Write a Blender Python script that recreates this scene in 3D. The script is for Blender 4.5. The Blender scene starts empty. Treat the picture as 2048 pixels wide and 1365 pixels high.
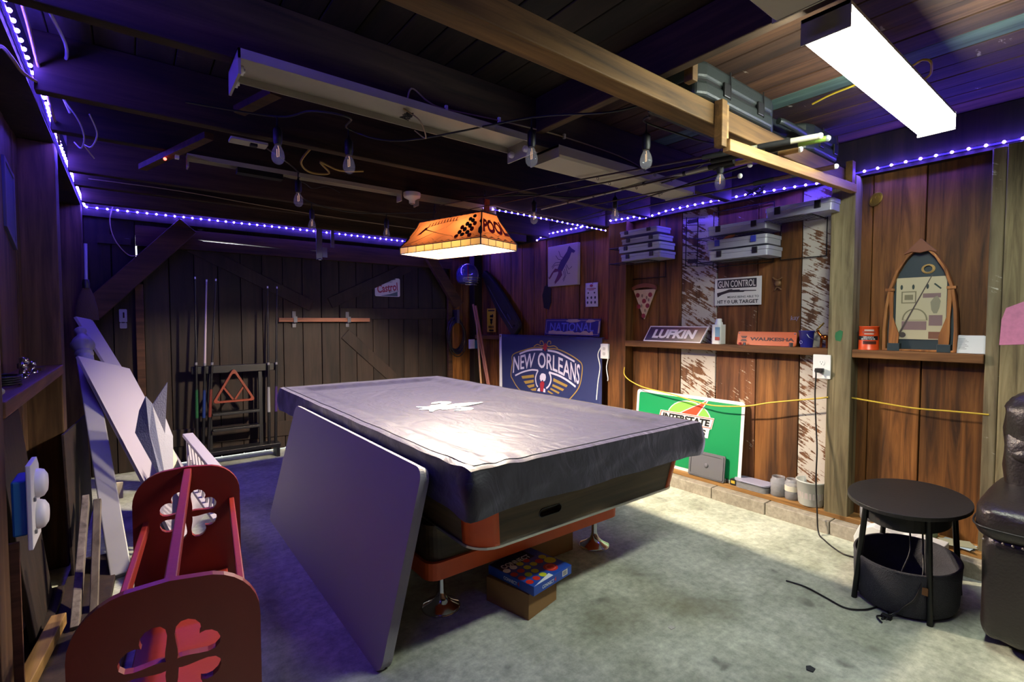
import bpy, math, random
from mathutils import Matrix, Vector, noise
from mathutils.geometry import tessellate_polygon
random.seed(7)
SC = bpy.context.scene
COL = SC.collection
PI = math.pi
# ------------------------------------------------------------------ camera, world, exposure
CAMH = 1.35
FPX = 986.0                                   # focal length in pixels of the 2048x1365 frame
PITCH = math.atan(39.5 / FPX)
YAW = math.atan(762 / 986.0)
FW = Vector((math.sin(YAW) * math.cos(PITCH), math.cos(YAW) * math.cos(PITCH), -math.sin(PITCH)))
RT = Vector((math.cos(YAW), -math.sin(YAW), 0))
UP = RT.cross(FW)
CO = Vector((0, 0, CAMH))
cd = bpy.data.cameras.new('camera')
cd.sensor_fit = 'HORIZONTAL'; cd.sensor_width = 36.0
cd.lens = FPX / 2048 * 36.0
cd.clip_start = 0.02
cam = bpy.data.objects.new('camera', cd); COL.objects.link(cam)
mw = Matrix((RT, UP, -FW)).transposed().to_4x4(); mw.translation = CO
cam.matrix_world = mw
SC.camera = cam
wd = bpy.data.worlds.new('world'); SC.world = wd; wd.use_nodes = True
wd.node_tree.nodes['Background'].inputs[0].default_value = (0.95, 0.97, 1.0, 1)
wd.node_tree.nodes['Background'].inputs[1].default_value = 6.0
SC.view_settings.view_transform = 'Standard'; SC.view_settings.look = 'None'
SC.view_settings.gamma = 1.0; SC.view_settings.use_curve_mapping = False
SC.view_settings.exposure = 0.0
SC.cycles.max_bounces = 6; SC.cycles.diffuse_bounces = 3; SC.cycles.glossy_bounces = 3
SC.cycles.sample_clamp_indirect = 4.0; SC.cycles.adaptive_threshold = .02; SC.cycles.use_denoising = True
TUBE_L, LAMP_L, LED_L = 66.0, 5800.0, 640.0  # radiance of tube diffuser, lamp bulbs, led dots

def ray(px, py): return FW + RT * ((px - 1024) / FPX) + UP * ((682.5 - py) / FPX)
def AX(px, py, X): d = ray(px, py); return CO + d * (X / d.x)
def AY(px, py, Y): d = ray(px, py); return CO + d * (Y / d.y)
def AZ(px, py, Z): d = ray(px, py); return CO + d * ((Z - CAMH) / d.z)
def AD(px, py, D): return CO + ray(px, py) * D

# ------------------------------------------------------------------ materials
def lin(c): return tuple((x / 12.92 if x <= .04045 else ((x + .055) / 1.055) ** 2.4) for x in [v / 255 for v in c]) + (1,)
MATS = {}
def nt_new(name):
    m = bpy.data.materials.new(name); m.use_nodes = True
    nt = m.node_tree; return m, nt, nt.nodes['Principled BSDF']
def N(nt, t, **k):
    n = nt.nodes.new(t)
    for a, v in k.items(): setattr(n, a, v)
    return n
def mat(name, col, rough=.5, metal=0, spec=.5, var=0, vs=6, bump=0, bs=60, emit=None, es=0, alpha=1, trans=0, coat=0, sub=0):
    if name in MATS: return MATS[name]
    m, nt, b = nt_new(name); L = nt.links.new
    c = lin(col); b.inputs['Base Color'].default_value = c
    b.inputs['Roughness'].default_value = rough; b.inputs['Metallic'].default_value = metal
    b.inputs['Specular IOR Level'].default_value = spec
    b.inputs['Coat Weight'].default_value = coat
    b.inputs['Transmission Weight'].default_value = trans
    if alpha < 1: b.inputs['Alpha'].default_value = alpha
    if emit:
        b.inputs['Emission Color'].default_value = emit + (1,) if len(emit) == 3 else emit
        b.inputs['Emission Strength'].default_value = es
    if var or bump:
        tc = N(nt, 'ShaderNodeTexCoord')
    if var:
        n = N(nt, 'ShaderNodeTexNoise'); n.inputs['Scale'].default_value = vs; n.inputs['Detail'].default_value = 6
        L(tc.outputs['Object'], n.inputs['Vector'])
        r = N(nt, 'ShaderNodeMapRange'); r.inputs['From Min'].default_value = .3; r.inputs['From Max'].default_value = .7
        r.inputs['To Min'].default_value = 1 - var; r.inputs['To Max'].default_value = 1 + var
        L(n.outputs['Fac'], r.inputs['Value'])
        x = N(nt, 'ShaderNodeMix', data_type='RGBA', blend_type='MULTIPLY'); x.inputs['Factor'].default_value = 1
        x.inputs['A'].default_value = c; L(r.outputs['Result'], x.inputs['B']); L(x.outputs['Result'], b.inputs['Base Color'])
    if bump:
        n = N(nt, 'ShaderNodeTexNoise'); n.inputs['Scale'].default_value = bs; n.inputs['Detail'].default_value = 4
        L(tc.outputs['Object'], n.inputs['Vector'])
        bp = N(nt, 'ShaderNodeBump'); bp.inputs['Strength'].default_value = bump; bp.inputs['Distance'].default_value = .01
        L(n.outputs['Fac'], bp.inputs['Height']); L(bp.outputs['Normal'], b.inputs['Normal'])
    MATS[name] = m; return m

def wood(name, dark, mid, light, axis='Z', rough=.7, rnd=.3, sc=1.0, paint=None, pamt=.5, spec=.3, knots=True):
    """grain runs along axis; every object takes its own stretch of timber; paint = colour of old peeling paint"""
    if name in MATS: return MATS[name]
    m, nt, b = nt_new(name); L = nt.links.new
    tc = N(nt, 'ShaderNodeTexCoord'); oi = N(nt, 'ShaderNodeObjectInfo')
    ad = N(nt, 'ShaderNodeVectorMath', operation='MULTIPLY_ADD')
    cx = N(nt, 'ShaderNodeCombineXYZ')
    for i in range(3): L(oi.outputs['Random'], cx.inputs[i])
    L(cx.outputs[0], ad.inputs[0]); ad.inputs[1].default_value = (37, 53, 71); L(tc.outputs['Object'], ad.inputs[2])
    mp = N(nt, 'ShaderNodeMapping'); s = [14 * sc] * 3; s['XYZ'.index(axis)] = .9 * sc
    mp.inputs['Scale'].default_value = s; L(ad.outputs[0], mp.inputs['Vector'])
    n1 = N(nt, 'ShaderNodeTexNoise'); n1.inputs['Scale'].default_value = 1.6; n1.inputs['Detail'].default_value = 9
    n1.inputs['Roughness'].default_value = .62; n1.inputs['Distortion'].default_value = .6; L(mp.outputs[0], n1.inputs['Vector'])
    cr = N(nt, 'ShaderNodeValToRGB'); e = cr.color_ramp.elements
    e[0].position = .3; e[0].color = lin(dark); e[1].position = .72; e[1].color = lin(light)
    k = e.new(.5); k.color = lin(mid)
    L(n1.outputs['Fac'], cr.inputs['Fac'])
    n2 = N(nt, 'ShaderNodeTexNoise'); n2.inputs['Scale'].default_value = 2.2; n2.inputs['Detail'].default_value = 3
    mp2 = N(nt, 'ShaderNodeMapping'); s2 = [2.2] * 3; s2['XYZ'.index(axis)] = .55; mp2.inputs['Scale'].default_value = s2
    L(ad.outputs[0], mp2.inputs['Vector']); L(mp2.outputs[0], n2.inputs['Vector'])
    mr = N(nt, 'ShaderNodeMapRange'); mr.inputs['From Min'].default_value = .3; mr.inputs['From Max'].default_value = .65
    mr.inputs['To Min'].default_value = .45; mr.inputs['To Max'].default_value = 1.1; L(n2.outputs['Fac'], mr.inputs['Value'])
    rr = N(nt, 'ShaderNodeMapRange'); rr.inputs['To Min'].default_value = 1 - rnd; rr.inputs['To Max'].default_value = 1 + rnd
    L(oi.outputs['Random'], rr.inputs['Value'])
    mu = N(nt, 'ShaderNodeMath', operation='MULTIPLY'); L(mr.outputs[0], mu.inputs[0]); L(rr.outputs[0], mu.inputs[1])
    x = N(nt, 'ShaderNodeMix', data_type='RGBA', blend_type='MULTIPLY'); x.inputs['Factor'].default_value = 1
    L(cr.outputs[0], x.inputs['A']); L(mu.outputs[0], x.inputs['B'])
    col = x.outputs['Result']
    if paint:
        p1 = N(nt, 'ShaderNodeTexNoise'); p1.inputs['Scale'].default_value = 5; p1.inputs['Detail'].default_value = 8; p1.inputs['Roughness'].default_value = .7
        L(ad.outputs[0], p1.inputs['Vector'])
        mp3 = N(nt, 'ShaderNodeMapping'); mp3.vector_type = 'TEXTURE'; mp3.inputs['Rotation'].default_value = (.5, 0, 0); mp3.inputs['Scale'].default_value = (.12, .11, .0125)
        L(ad.outputs[0], mp3.inputs['Vector'])
        p2 = N(nt, 'ShaderNodeTexNoise'); p2.inputs['Scale'].default_value = 1.0; p2.inputs['Detail'].default_value = 3; L(mp3.outputs[0], p2.inputs['Vector'])
        av = N(nt, 'ShaderNodeMath', operation='MULTIPLY_ADD'); L(p2.outputs['Fac'], av.inputs[0]); av.inputs[1].default_value = .6; L(p1.outputs['Fac'], av.inputs[2])
        pr = N(nt, 'ShaderNodeMapRange'); pr.inputs['From Min'].default_value = 1.295 - pamt * .68; pr.inputs['From Max'].default_value = 1.345 - pamt * .68
        L(av.outputs[0], pr.inputs['Value'])
        y = N(nt, 'ShaderNodeMix', data_type='RGBA'); L(pr.outputs[0], y.inputs['Factor']); L(col, y.inputs['A']); y.inputs['B'].default_value = lin(paint)
        col = y.outputs['Result']
    L(col, b.inputs['Base Color'])
    b.inputs['Roughness'].default_value = rough; b.inputs['Specular IOR Level'].default_value = spec
    bp = N(nt, 'ShaderNodeBump'); bp.inputs['Strength'].default_value = .35; bp.inputs['Distance'].default_value = .004
    L(n1.outputs['Fac'], bp.inputs['Height']); L(bp.outputs['Normal'], b.inputs['Normal'])
    MATS[name] = m; return m

def concrete(name, base, stain, spot):
    m, nt, b = nt_new(name); L = nt.links.new
    tc = N(nt, 'ShaderNodeTexCoord')
    def nz(scale, det=6, rough=.6, mapsc=None):
        n = N(nt, 'ShaderNodeTexNoise'); n.inputs['Scale'].default_value = scale; n.inputs['Detail'].default_value = det; n.inputs['Roughness'].default_value = rough
        if mapsc:
            mp = N(nt, 'ShaderNodeMapping'); mp.inputs['Scale'].default_value = mapsc[0]; mp.inputs['Rotation'].default_value = (0, 0, mapsc[1])
            L(tc.outputs['Object'], mp.inputs['Vector']); L(mp.outputs[0], n.inputs['Vector'])
        else: L(tc.outputs['Object'], n.inputs['Vector'])
        return n.outputs['Fac']
    def rg(v, a, c, o1, o2):
        r = N(nt, 'ShaderNodeMapRange'); r.inputs['From Min'].default_value = a; r.inputs['From Max'].default_value = c
        r.inputs['To Min'].default_value = o1; r.inputs['To Max'].default_value = o2; L(v, r.inputs['Value']); return r.outputs[0]
    def mix(f, A, B, bt='MIX'):
        x = N(nt, 'ShaderNodeMix', data_type='RGBA', blend_type=bt)
        for s_, v in (('Factor', f), ('A', A), ('B', B)):
            if isinstance(v, (float, int)): x.inputs[s_].default_value = v
            elif isinstance(v, tuple): x.inputs[s_].default_value = v
            else: L(v, x.inputs[s_])
        return x.outputs['Result']
    c = mix(rg(nz(2.2, 7, .65), .38, .66, 0, 1), lin(base), lin(stain))
    c = mix(1.0, c, rg(nz(26, 5, .7), .3, .7, .68, 1.25), 'MULTIPLY')
    c = mix(1.0, c, rg(nz(1.0, 4, .6, ((4, 60, 4), .15)), .35, .65, .95, 1.04), 'MULTIPLY')
    c = mix(rg(nz(6.5, 4, .6), .62, .72, 0, .7), c, lin(spot))
    c = mix(rg(nz(1.1, 3, .5), .56, .72, 0, .45), c, lin((112, 102, 74)))
    L(c, b.inputs['Base Color']); b.inputs['Roughness'].default_value = .62; b.inputs['Specular IOR Level'].default_value = .35
    bp = N(nt, 'ShaderNodeBump'); bp.inputs['Strength'].default_value = .35; bp.inputs['Distance'].default_value = .006
    L(nz(45, 6, .7), bp.inputs['Height']); L(bp.outputs['Normal'], b.inputs['Normal'])
    MATS[name] = m; return m

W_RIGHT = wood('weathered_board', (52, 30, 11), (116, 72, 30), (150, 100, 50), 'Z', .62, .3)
W_RPAINT = wood('whitewashed_board', (58, 36, 22), (100, 66, 42), (128, 92, 62), 'Z', .75, .15, paint=(176, 168, 158), pamt=.8)
W_RPATCH = wood('patched_board', (58, 32, 18), (108, 66, 38), (138, 90, 54), 'Z', .7, .2, paint=(176, 164, 146), pamt=.5)
W_POST = wood('grey_post', (74, 64, 44), (124, 112, 82), (150, 138, 106), 'Z', .75, .12)
W_POSTX = wood('grey_post_flaking', (74, 64, 48), (118, 106, 80), (140, 130, 104), 'Z', .75, .1, paint=(170, 166, 152), pamt=.52)
W_GIRT = wood('brown_girt', (62, 38, 18), (104, 68, 36), (134, 94, 54), 'Y', .65, .15)
W_SILL = wood('pine_sill', (112, 76, 38), (164, 120, 68), (190, 148, 92), 'Y', .6, .1)
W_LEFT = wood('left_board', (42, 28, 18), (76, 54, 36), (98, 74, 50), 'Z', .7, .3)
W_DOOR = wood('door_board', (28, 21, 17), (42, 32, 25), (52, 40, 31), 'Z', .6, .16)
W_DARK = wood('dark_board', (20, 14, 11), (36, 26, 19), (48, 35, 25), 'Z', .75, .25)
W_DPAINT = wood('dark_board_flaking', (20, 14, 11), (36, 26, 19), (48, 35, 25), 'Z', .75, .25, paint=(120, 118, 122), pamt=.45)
W_JOIST = wood('joist_timber', (26, 18, 12), (52, 37, 24), (70, 52, 34), 'X', .75, .2)
W_JOISTP = wood('joist_timber_flaking', (26, 18, 12), (52, 37, 24), (70, 52, 34), 'X', .75, .2, paint=(150, 140, 126), pamt=.3)
W_BEAM = wood('beam_timber', (66, 46, 22), (108, 78, 40), (134, 100, 56), 'X', .65, .05)
W_PLANK = wood('ceiling_plank', (38, 23, 14), (68, 44, 28), (90, 62, 40), 'Y', .75, .35)
W_PLANKD = wood('ceiling_plank_shaded', (20, 14, 11), (36, 26, 20), (50, 38, 30), 'Y', .8, .25, paint=(92, 86, 84), pamt=.42)  # cross joist's shade put into the plank colour; the grey flakes are old paint
W_PLANKP = wood('ceiling_plank_flaking', (30, 18, 12), (56, 36, 24), (76, 52, 34), 'Y', .75, .3, paint=(130, 122, 112), pamt=.48)
W_PLANKG = wood('ceiling_plank_green', (40, 54, 50), (62, 82, 76), (88, 108, 100), 'Y', .7, .1, paint=(120, 134, 126), pamt=.3)
W_BRACE = wood('brace_timber', (42, 26, 16), (72, 46, 28), (90, 60, 38), 'X', .7, .2)
CONC = concrete('floor_concrete', (192, 196, 178), (144, 149, 131), (84, 86, 78))
KERB = concrete('kerb_concrete', (158, 150, 136), (136, 128, 114), (104, 98, 88))
BLACK = mat('black_plastic', (14, 14, 16), .45)
BLACKM = mat('black_metal', (12, 12, 14), .4, .2)
WHITE = mat('white_plastic', (226, 226, 224), .4)
WHITEM = mat('white_enamel', (164, 160, 150), .35, var=.06, vs=9)
CHROME = mat('chrome', (200, 200, 205), .12, 1)
STEEL = mat('steel', (150, 152, 158), .35, 1, var=.1)
BRASS = mat('brass', (150, 128, 66), .3, 1)
YELLOW = mat('yellow_cable', (186, 158, 44), .5)
BEIGE = mat('beige_cable', (150, 130, 104), .6)

# ------------------------------------------------------------------ mesh helpers
class MB:
    def __init__(s): s.v = []; s.f = []; s.s = []
    def add(s, vs, fs, sm=False):
        o = len(s.v); s.v += [tuple(v) for v in vs]; s.f += [tuple(i + o for i in f) for f in fs]; s.s += [sm] * len(fs); return s
    def box(s, lo, hi, T=None):
        x0, y0, z0 = lo; x1, y1, z1 = hi
        vs = [Vector(p) for p in ((x0, y0, z0), (x1, y0, z0), (x1, y1, z0), (x0, y1, z0), (x0, y0, z1), (x1, y0, z1), (x1, y1, z1), (x0, y1, z1))]
        if T: vs = [T @ v for v in vs]
        return s.add(vs, [(0, 3, 2, 1), (4, 5, 6, 7), (0, 1, 5, 4), (1, 2, 6, 5), (2, 3, 7, 6), (3, 0, 4, 7)])
    def cbox(s, c, sz, T=None):
        return s.box([c[i] - sz[i] / 2 for i in range(3)], [c[i] + sz[i] / 2 for i in range(3)], T)
    def bar(s, a, b, w, h, up=(0, 0, 1)):
        a = Vector(a); b = Vector(b); d = (b - a).normalized(); u = Vector(up)
        r = d.cross(u)
        if r.length < 1e-4: r = d.cross(Vector((1, 0, 0)))
        r.normalize(); u = r.cross(d)
        vs = [p + r * (i * w / 2) + u * (j * h / 2) for p in (a, b) for i, j in ((-1, -1), (1, -1), (1, 1), (-1, 1))]
        return s.add(vs, [(0, 1, 2, 3), (7, 6, 5, 4), (0, 4, 5, 1), (1, 5, 6, 2), (2, 6, 7, 3), (3, 7, 4, 0)])
    def tube(s, pts, r, n=8, closed=False, caps=True):
        pts = [Vector(p) for p in pts]; k = len(pts); o = len(s.v); vs = []
        prev = None
        for i, p in enumerate(pts):
            if closed: d = pts[(i + 1) % k] - pts[i - 1]
            else: d = pts[min(i + 1, k - 1)] - pts[max(i - 1, 0)]
            d.normalize()
            if prev is None:
                u = d.orthogonal().normalized()
            else:
                u = prev - d * prev.dot(d)
                u = u.normalized() if u.length > 1e-6 else d.orthogonal().normalized()
            prev = u; w = d.cross(u); rr = r[i] if isinstance(r, (list, tuple)) else r
            vs += [p + (u * math.cos(2 * PI * j / n) + w * math.sin(2 * PI * j / n)) * rr for j in range(n)]
        fs = []
        for i in range(k if closed else k - 1):
            a, b = i * n, ((i + 1) % k) * n
            fs += [(a + j, a + (j + 1) % n, b + (j + 1) % n, b + j) for j in range(n)]
        s.add(vs, fs, True)
        if caps and not closed: s.add(vs[:n], [tuple(range(n))[::-1]]); s.add(vs[-n:], [tuple(range(n))])
        return s
    def lathe(s, prof, n=24, T=None, sx=1, sy=1, sm=True):
        vs = []
        for r, z in prof:
            for j in range(n):
                v = Vector((r * sx * math.cos(2 * PI * j / n), r * sy * math.sin(2 * PI * j / n), z)); vs.append(T @ v if T else v)
        fs = []
        for i in range(len(prof) - 1):
            fs += [(i * n + j, i * n + (j + 1) % n, (i + 1) * n + (j + 1) % n, (i + 1) * n + j) for j in range(n)]
        s.add(vs, fs, sm)
        if prof[0][0] > 1e-5: s.add(vs[:n], [tuple(range(n))[::-1]])
        if prof[-1][0] > 1e-5: s.add(vs[-n:], [tuple(range(n))])
        return s
    def prism(s, loops, z0, z1, T=None):
        """loops: one outline or [outline, hole, hole...] in 2D, extruded z0..z1"""
        if not isinstance(loops[0][0], (tuple, list, Vector)): loops = [loops]
        flat = [p for l in loops for p in l]; n = len(flat)
        tri = tessellate_polygon([[Vector((p[0], p[1], 0)) for p in l] for l in loops])
        vs = [Vector((p[0], p[1], z)) for z in (z0, z1) for p in flat]
        if T: vs = [T @ v for v in vs]
        fs = []
        for t in tri:
            a, b, c = [flat[i] for i in t]
            ccw = (b[0] - a[0]) * (c[1] - a[1]) - (b[1] - a[1]) * (c[0] - a[0]) > 0
            t = tuple(t) if ccw else tuple(t)[::-1]
            fs.append(tuple(i + n for i in t)); fs.append(tuple(t)[::-1])
        o = 0
        for li, l in enumerate(loops):
            k = len(l); ar = sum(l[i][0] * l[(i + 1) % k][1] - l[(i + 1) % k][0] * l[i][1] for i in range(k))
            for i in range(k):
                a, b = o + i, o + (i + 1) % k
                q = (a, b, b + n, a + n)
                fs.append(q if (ar > 0) == (li == 0) else q[::-1])
            o += k
        return s.add(vs, fs)
    def grid(s, fn, nu, nv, closed=False, sm=True, flip=False):
        vs = [fn(i / nu, j / nv) for j in range(nv + 1) for i in range(nu if closed else nu + 1)]
        w = nu if closed else nu + 1
        fs = []
        for j in range(nv):
            for i in range(nu):
                q = (j * w + i, j * w + (i + 1) % w, (j + 1) * w + (i + 1) % w, (j + 1) * w + i); fs.append(q[::-1] if flip else q)
        return s.add(vs, fs, sm)
    def ball(s, c, r, n=12, sc=(1, 1, 1)):
        c = Vector(c)
        return s.grid(lambda u, v: c + Vector((r * sc[0] * math.sin(PI * v) * math.cos(2 * PI * u), r * sc[1] * math.sin(PI * v) * math.sin(2 * PI * u), -r * sc[2] * math.cos(PI * v))), n, n // 2 + 1, closed=True)
    def mesh(s, name, m):
        me = bpy.data.meshes.new(name); me.from_pydata(s.v, [], s.f); me.polygons.foreach_set('use_smooth', s.s)
        me.materials.append(m); me.update(); return me
    def build(s, name, m, parent=None, world=True, bevel=0, seg=2, solid=0):
        """world: vertices are given in world space, else in the parent's space"""
        if parent is not None and world:
            inv = parent_world(parent).inverted(); s.v = [tuple(inv @ Vector(v)) for v in s.v]
        o = bpy.data.objects.new(name, s.mesh(name, m)); COL.objects.link(o)
        if parent is not None: o.parent = parent
        if solid:
            d = o.modifiers.new('thick', 'SOLIDIFY'); d.thickness = solid; d.offset = 0
        if bevel:
            d = o.modifiers.new('soft', 'BEVEL'); d.width = bevel; d.segments = seg; d.limit_method = 'ANGLE'; d.angle_limit = .6; d.harden_normals = False
        return o
def parent_world(p):
    m = p.matrix_basis.copy()
    while p.parent is not None: p = p.parent; m = p.matrix_basis @ m
    return m
def thing(name, label, cat, loc=(0, 0, 0), rot=None, group=None):
    o = bpy.data.objects.new(name, None); COL.objects.link(o); o.empty_display_size = .05
    M = (rot.to_4x4() if isinstance(rot, Matrix) else Matrix.Rotation(rot or 0, 4, 'Z')); M.translation = Vector(loc)
    o.matrix_basis = M
    return tag(o, label, cat, group)
def tag(o, label, cat, group=None, kind=None):
    if label: o['label'] = label
    if cat: o['category'] = cat
    if group: o['group'] = group
    if kind: o['kind'] = kind
    return o
def solo(mb, name, m, label, cat, loc=None, group=None, **k):
    """a thing that is one mesh, its origin moved to its base"""
    if loc is None:
        xs, ys, zs = zip(*mb.v); loc = ((min(xs) + max(xs)) / 2, (min(ys) + max(ys)) / 2, min(zs))
    L = Vector(loc); mb.v = [tuple(Vector(v) - L) for v in mb.v]
    o = mb.build(name, m, None, **k); o.location = L
    return tag(o, label, cat, group)
def struct(mb, name, m, label=None, **k):
    o = mb.build(name, m, None, **k); o['kind'] = 'structure'
    if label: o['label'] = label
    return o
def frame(o, u, v):
    u = Vector(u).normalized(); v = Vector(v).normalized(); n = u.cross(v)
    M = Matrix((u, v, n)).transposed().to_4x4(); M.translation = Vector(o); return M
RW = Matrix(((0, 0, -1), (-1, 0, 0), (0, 1, 0)))    # columns: u=(0,-1,0) v=(0,0,1) n=(-1,0,0): facing the room from the right wall
BW = Matrix(((1, 0, 0), (0, 0, -1), (0, 1, 0)))     # u=(1,0,0) v=(0,0,1) n=(0,-1,0): from the back wall
def rrect(w, h, r, n=5, cx=0, cy=0):
    p = []
    for (sx, sy, a) in ((1, 1, 0), (-1, 1, 90), (-1, -1, 180), (1, -1, 270)):
        for i in range(n + 1):
            t = math.radians(a + 90 * i / n); p.append((cx + sx * (w / 2 - r) + r * math.cos(t), cy + sy * (h / 2 - r) + r * math.sin(t)))
    return p
def circ(r, n=20, cx=0, cy=0, ry=None): return [(cx + r * math.cos(2 * PI * i / n), cy + (ry or r) * math.sin(2 * PI * i / n)) for i in range(n)]
def flat(parent, name, polys, m, z=.001, t=.0008):
    """thin printed / applied shapes in the parent's xy plane"""
    if len(polys) > 1 and name not in ('bar_code', 'print_line', 'slot'):
        return [MB().prism(p, z, z + t).build(name, m, parent, world=False) for p in polys][0]
    b = MB()
    for p in polys: b.prism(p, z, z + t)
    o = b.build(name, m, parent, world=False)
    if len(polys) > 1: o['kind'] = 'stuff'
    return o
def band(pts, w):
    """outline of a ribbon along a 2D polyline"""
    L, R = [], []
    for i, p in enumerate(pts):
        a = pts[max(i - 1, 0)]; c = pts[min(i + 1, len(pts) - 1)]; dx, dy = c[0] - a[0], c[1] - a[1]; l = math.hypot(dx, dy) or 1
        ww = w[i] if isinstance(w, (list, tuple)) else w
        L.append((p[0] - dy / l * ww / 2, p[1] + dx / l * ww / 2)); R.append((p[0] + dy / l * ww / 2, p[1] - dx / l * ww / 2))
    return L + R[::-1]
def arc(cx, cy, r, a0, a1, n=14, ry=None): return [(cx + r * math.cos(math.radians(a0 + (a1 - a0) * i / n)), cy + (ry or r) * math.sin(math.radians(a0 + (a1 - a0) * i / n))) for i in range(n + 1)]
def text(parent, s, m, x, y, w, h, z=.001, t=.0008, bold=0, shear=0, warp=None, name='lettering'):
    cu = bpy.data.curves.new('lettering', 'FONT'); cu.body = s; cu.size = 1; cu.shear = shear; cu.offset = bold; cu.resolution_u = 3
    cu.fill_mode = 'FRONT'
    ob = bpy.data.objects.new('tmp', cu); COL.objects.link(ob)
    me = bpy.data.meshes.new_from_object(ob.evaluated_get(bpy.context.evaluated_depsgraph_get()))
    bpy.data.objects.remove(ob); bpy.data.curves.remove(cu)
    vs = [v.co for v in me.vertices]
    x0 = min(v.x for v in vs); x1 = max(v.x for v in vs); y0 = min(v.y for v in vs); y1 = max(v.y for v in vs)
    for v in me.vertices:
        p = ((v.co.x - x0) / (x1 - x0) - .5, (v.co.y - y0) / (y1 - y0) - .5)
        q = (x + p[0] * w, y + p[1] * h)
        if warp: q = warp(*q)
        v.co = (q[0], q[1], z + t)
    me.materials.clear(); me.materials.append(m); me.update()
    o = bpy.data.objects.new(name, me); COL.objects.link(o); o.parent = parent
    return o
def catm(pts, n=6):
    P = [Vector(p) for p in pts]; out = []
    for i in range(len(P) - 1):
        a, b, c, d = P[max(i - 1, 0)], P[i], P[i + 1], P[min(i + 2, len(P) - 1)]
        for k in range(n):
            t = k / n
            out.append(.5 * ((2 * b) + (c - a) * t + (2 * a - 5 * b + 4 * c - d) * t * t + (3 * b - a - 3 * c + d) * t ** 3))
    return out + [P[-1]]
def cpy(src, loc=None, basis=None, label=None):
    def rec(o, par):
        c = o.copy(); COL.objects.link(c)
        if par is not None: c.parent = par
        for ch in [x for x in bpy.data.objects if x.parent == o]: rec(ch, c)
        return c
    r = rec(src, None)
    if loc is not None: r.location = loc
    if basis is not None: r.matrix_basis = basis
    if label: r['label'] = label
    return r
# ------------------------------------------------------------------ the room
XR, XP, XL, XLP, YB, ZC = 3.66, 3.54, -.45, -.30, 5.53, 2.48
struct(MB().box((-.6, -1.7, -.1), (3.8, 7.2, 0)), 'floor', CONC, 'worn greenish grey concrete floor')
# right wall: backing, boards, posts, girts, sill and kerb
wr = struct(MB().box((3.695, -1.7, -.05), (3.76, 5.7, 2.6)), 'wall_right', W_DARK, 'right wall of brown vertical boards between posts')
ys = [AX(p, 800, XR).y for p in (1985, 1840, 1735)] + [1.2] + [AX(p, 800, XR).y for p in (1655, 1597, 1510, 1430, 1360, 1315, 1262)] + [2.98, 3.09] + [AX(p, 700, XR).y for p in (1185, 1158, 1121, 1092, 1068, 1044, 1022, 1000, 980)] + [5.36, 5.6]
ys = [-1.65, -1.3, -.95, -.62, -.3, .02, .3] + ys
paint_px = {1655: W_RPAINT, 1430: W_RPAINT}
pw = {round(AX(k, 800, XR).y, 3): v for k, v in paint_px.items()}
for i in range(len(ys) - 1):
    a, b = ys[i], ys[i + 1]
    m = pw.get(round(a, 3), W_RIGHT)
    if abs(a - AX(1510, 800, XR).y) < 1e-3: m = W_RPATCH
    d = random.uniform(0, .006)
    MB().box((XR + d, a + .003, .02), (XR + .035, b - .003, 2.5)).build('board', m, wr, bevel=.003, seg=1)
for y0, y1, x0, m in ((.33, .47, XP, W_POST), (.475, .53, XP + .03, W_POSTX), (1.13, 1.264, XP, W_POST), (2.91, 3.117, XP + .01, W_RIGHT), (5.38, 5.5, XP, W_DARK), (-1.2, -1.06, XP, W_POST)):
    MB().box((x0, y0, .11), (XR, y1, 2.25)).build('post', m, wr, bevel=.006)
for y0, y1 in ((-1.06, .33), (.53, 1.13), (1.264, 2.91), (3.117, 5.38)):
    MB().box((XP + .005, y0, 1.125), (XR, y1, 1.175)).build('girt', W_GIRT, wr, bevel=.004)
MB().box((XP, -1.6, .085), (XR + .03, 5.45, .118)).build('sill_plate', W_SILL, wr, bevel=.003, seg=1)
MB().box((3.605, -1.6, 2.25), (XR + .03, 5.5, 2.48)).build('top_plate', W_DARK, wr)
y = -1.6
while y < 5.3:
    MB().box((3.46 + random.uniform(-.003, .003), y + .003, -.02), (XR + .03, y + .397, .085)).build('kerb_block', KERB, wr, bevel=.006); y += .4
# paint daubs on the posts
for (a, b), nm, m in (((1670, 672), 'green_daub', mat('green_paint', (34, 104, 58), .6)),):
    c = AX(a + 7, b, XP); q = thing_m = None
    f = MB().prism([(-.014, -.03), (.012, -.036), (.02, -.01), (.024, .028), (.008, .036), (-.016, .02), (-.02, -.004)], 0, .0012, frame(c + Vector((-.0005, 0, 0)), (0, -1, 0), (0, 0, 1)))
    f.build(nm, m, wr)
pk = mat('pink_paint', (184, 112, 146), .7, var=.12, vs=40)
f = MB().prism([(-.05, -.13), (.02, -.125), (.07, -.12), (.07, .1), (.03, .09), (-.0, .075), (-.03, .06), (-.045, 0)], 0, .0015, frame(AX(2028, 640, XP) + Vector((-.0008, 0, 0)), (0, -1, 0), (0, 0, 1)))
f.build('pink_daub', pk, wr)
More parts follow.
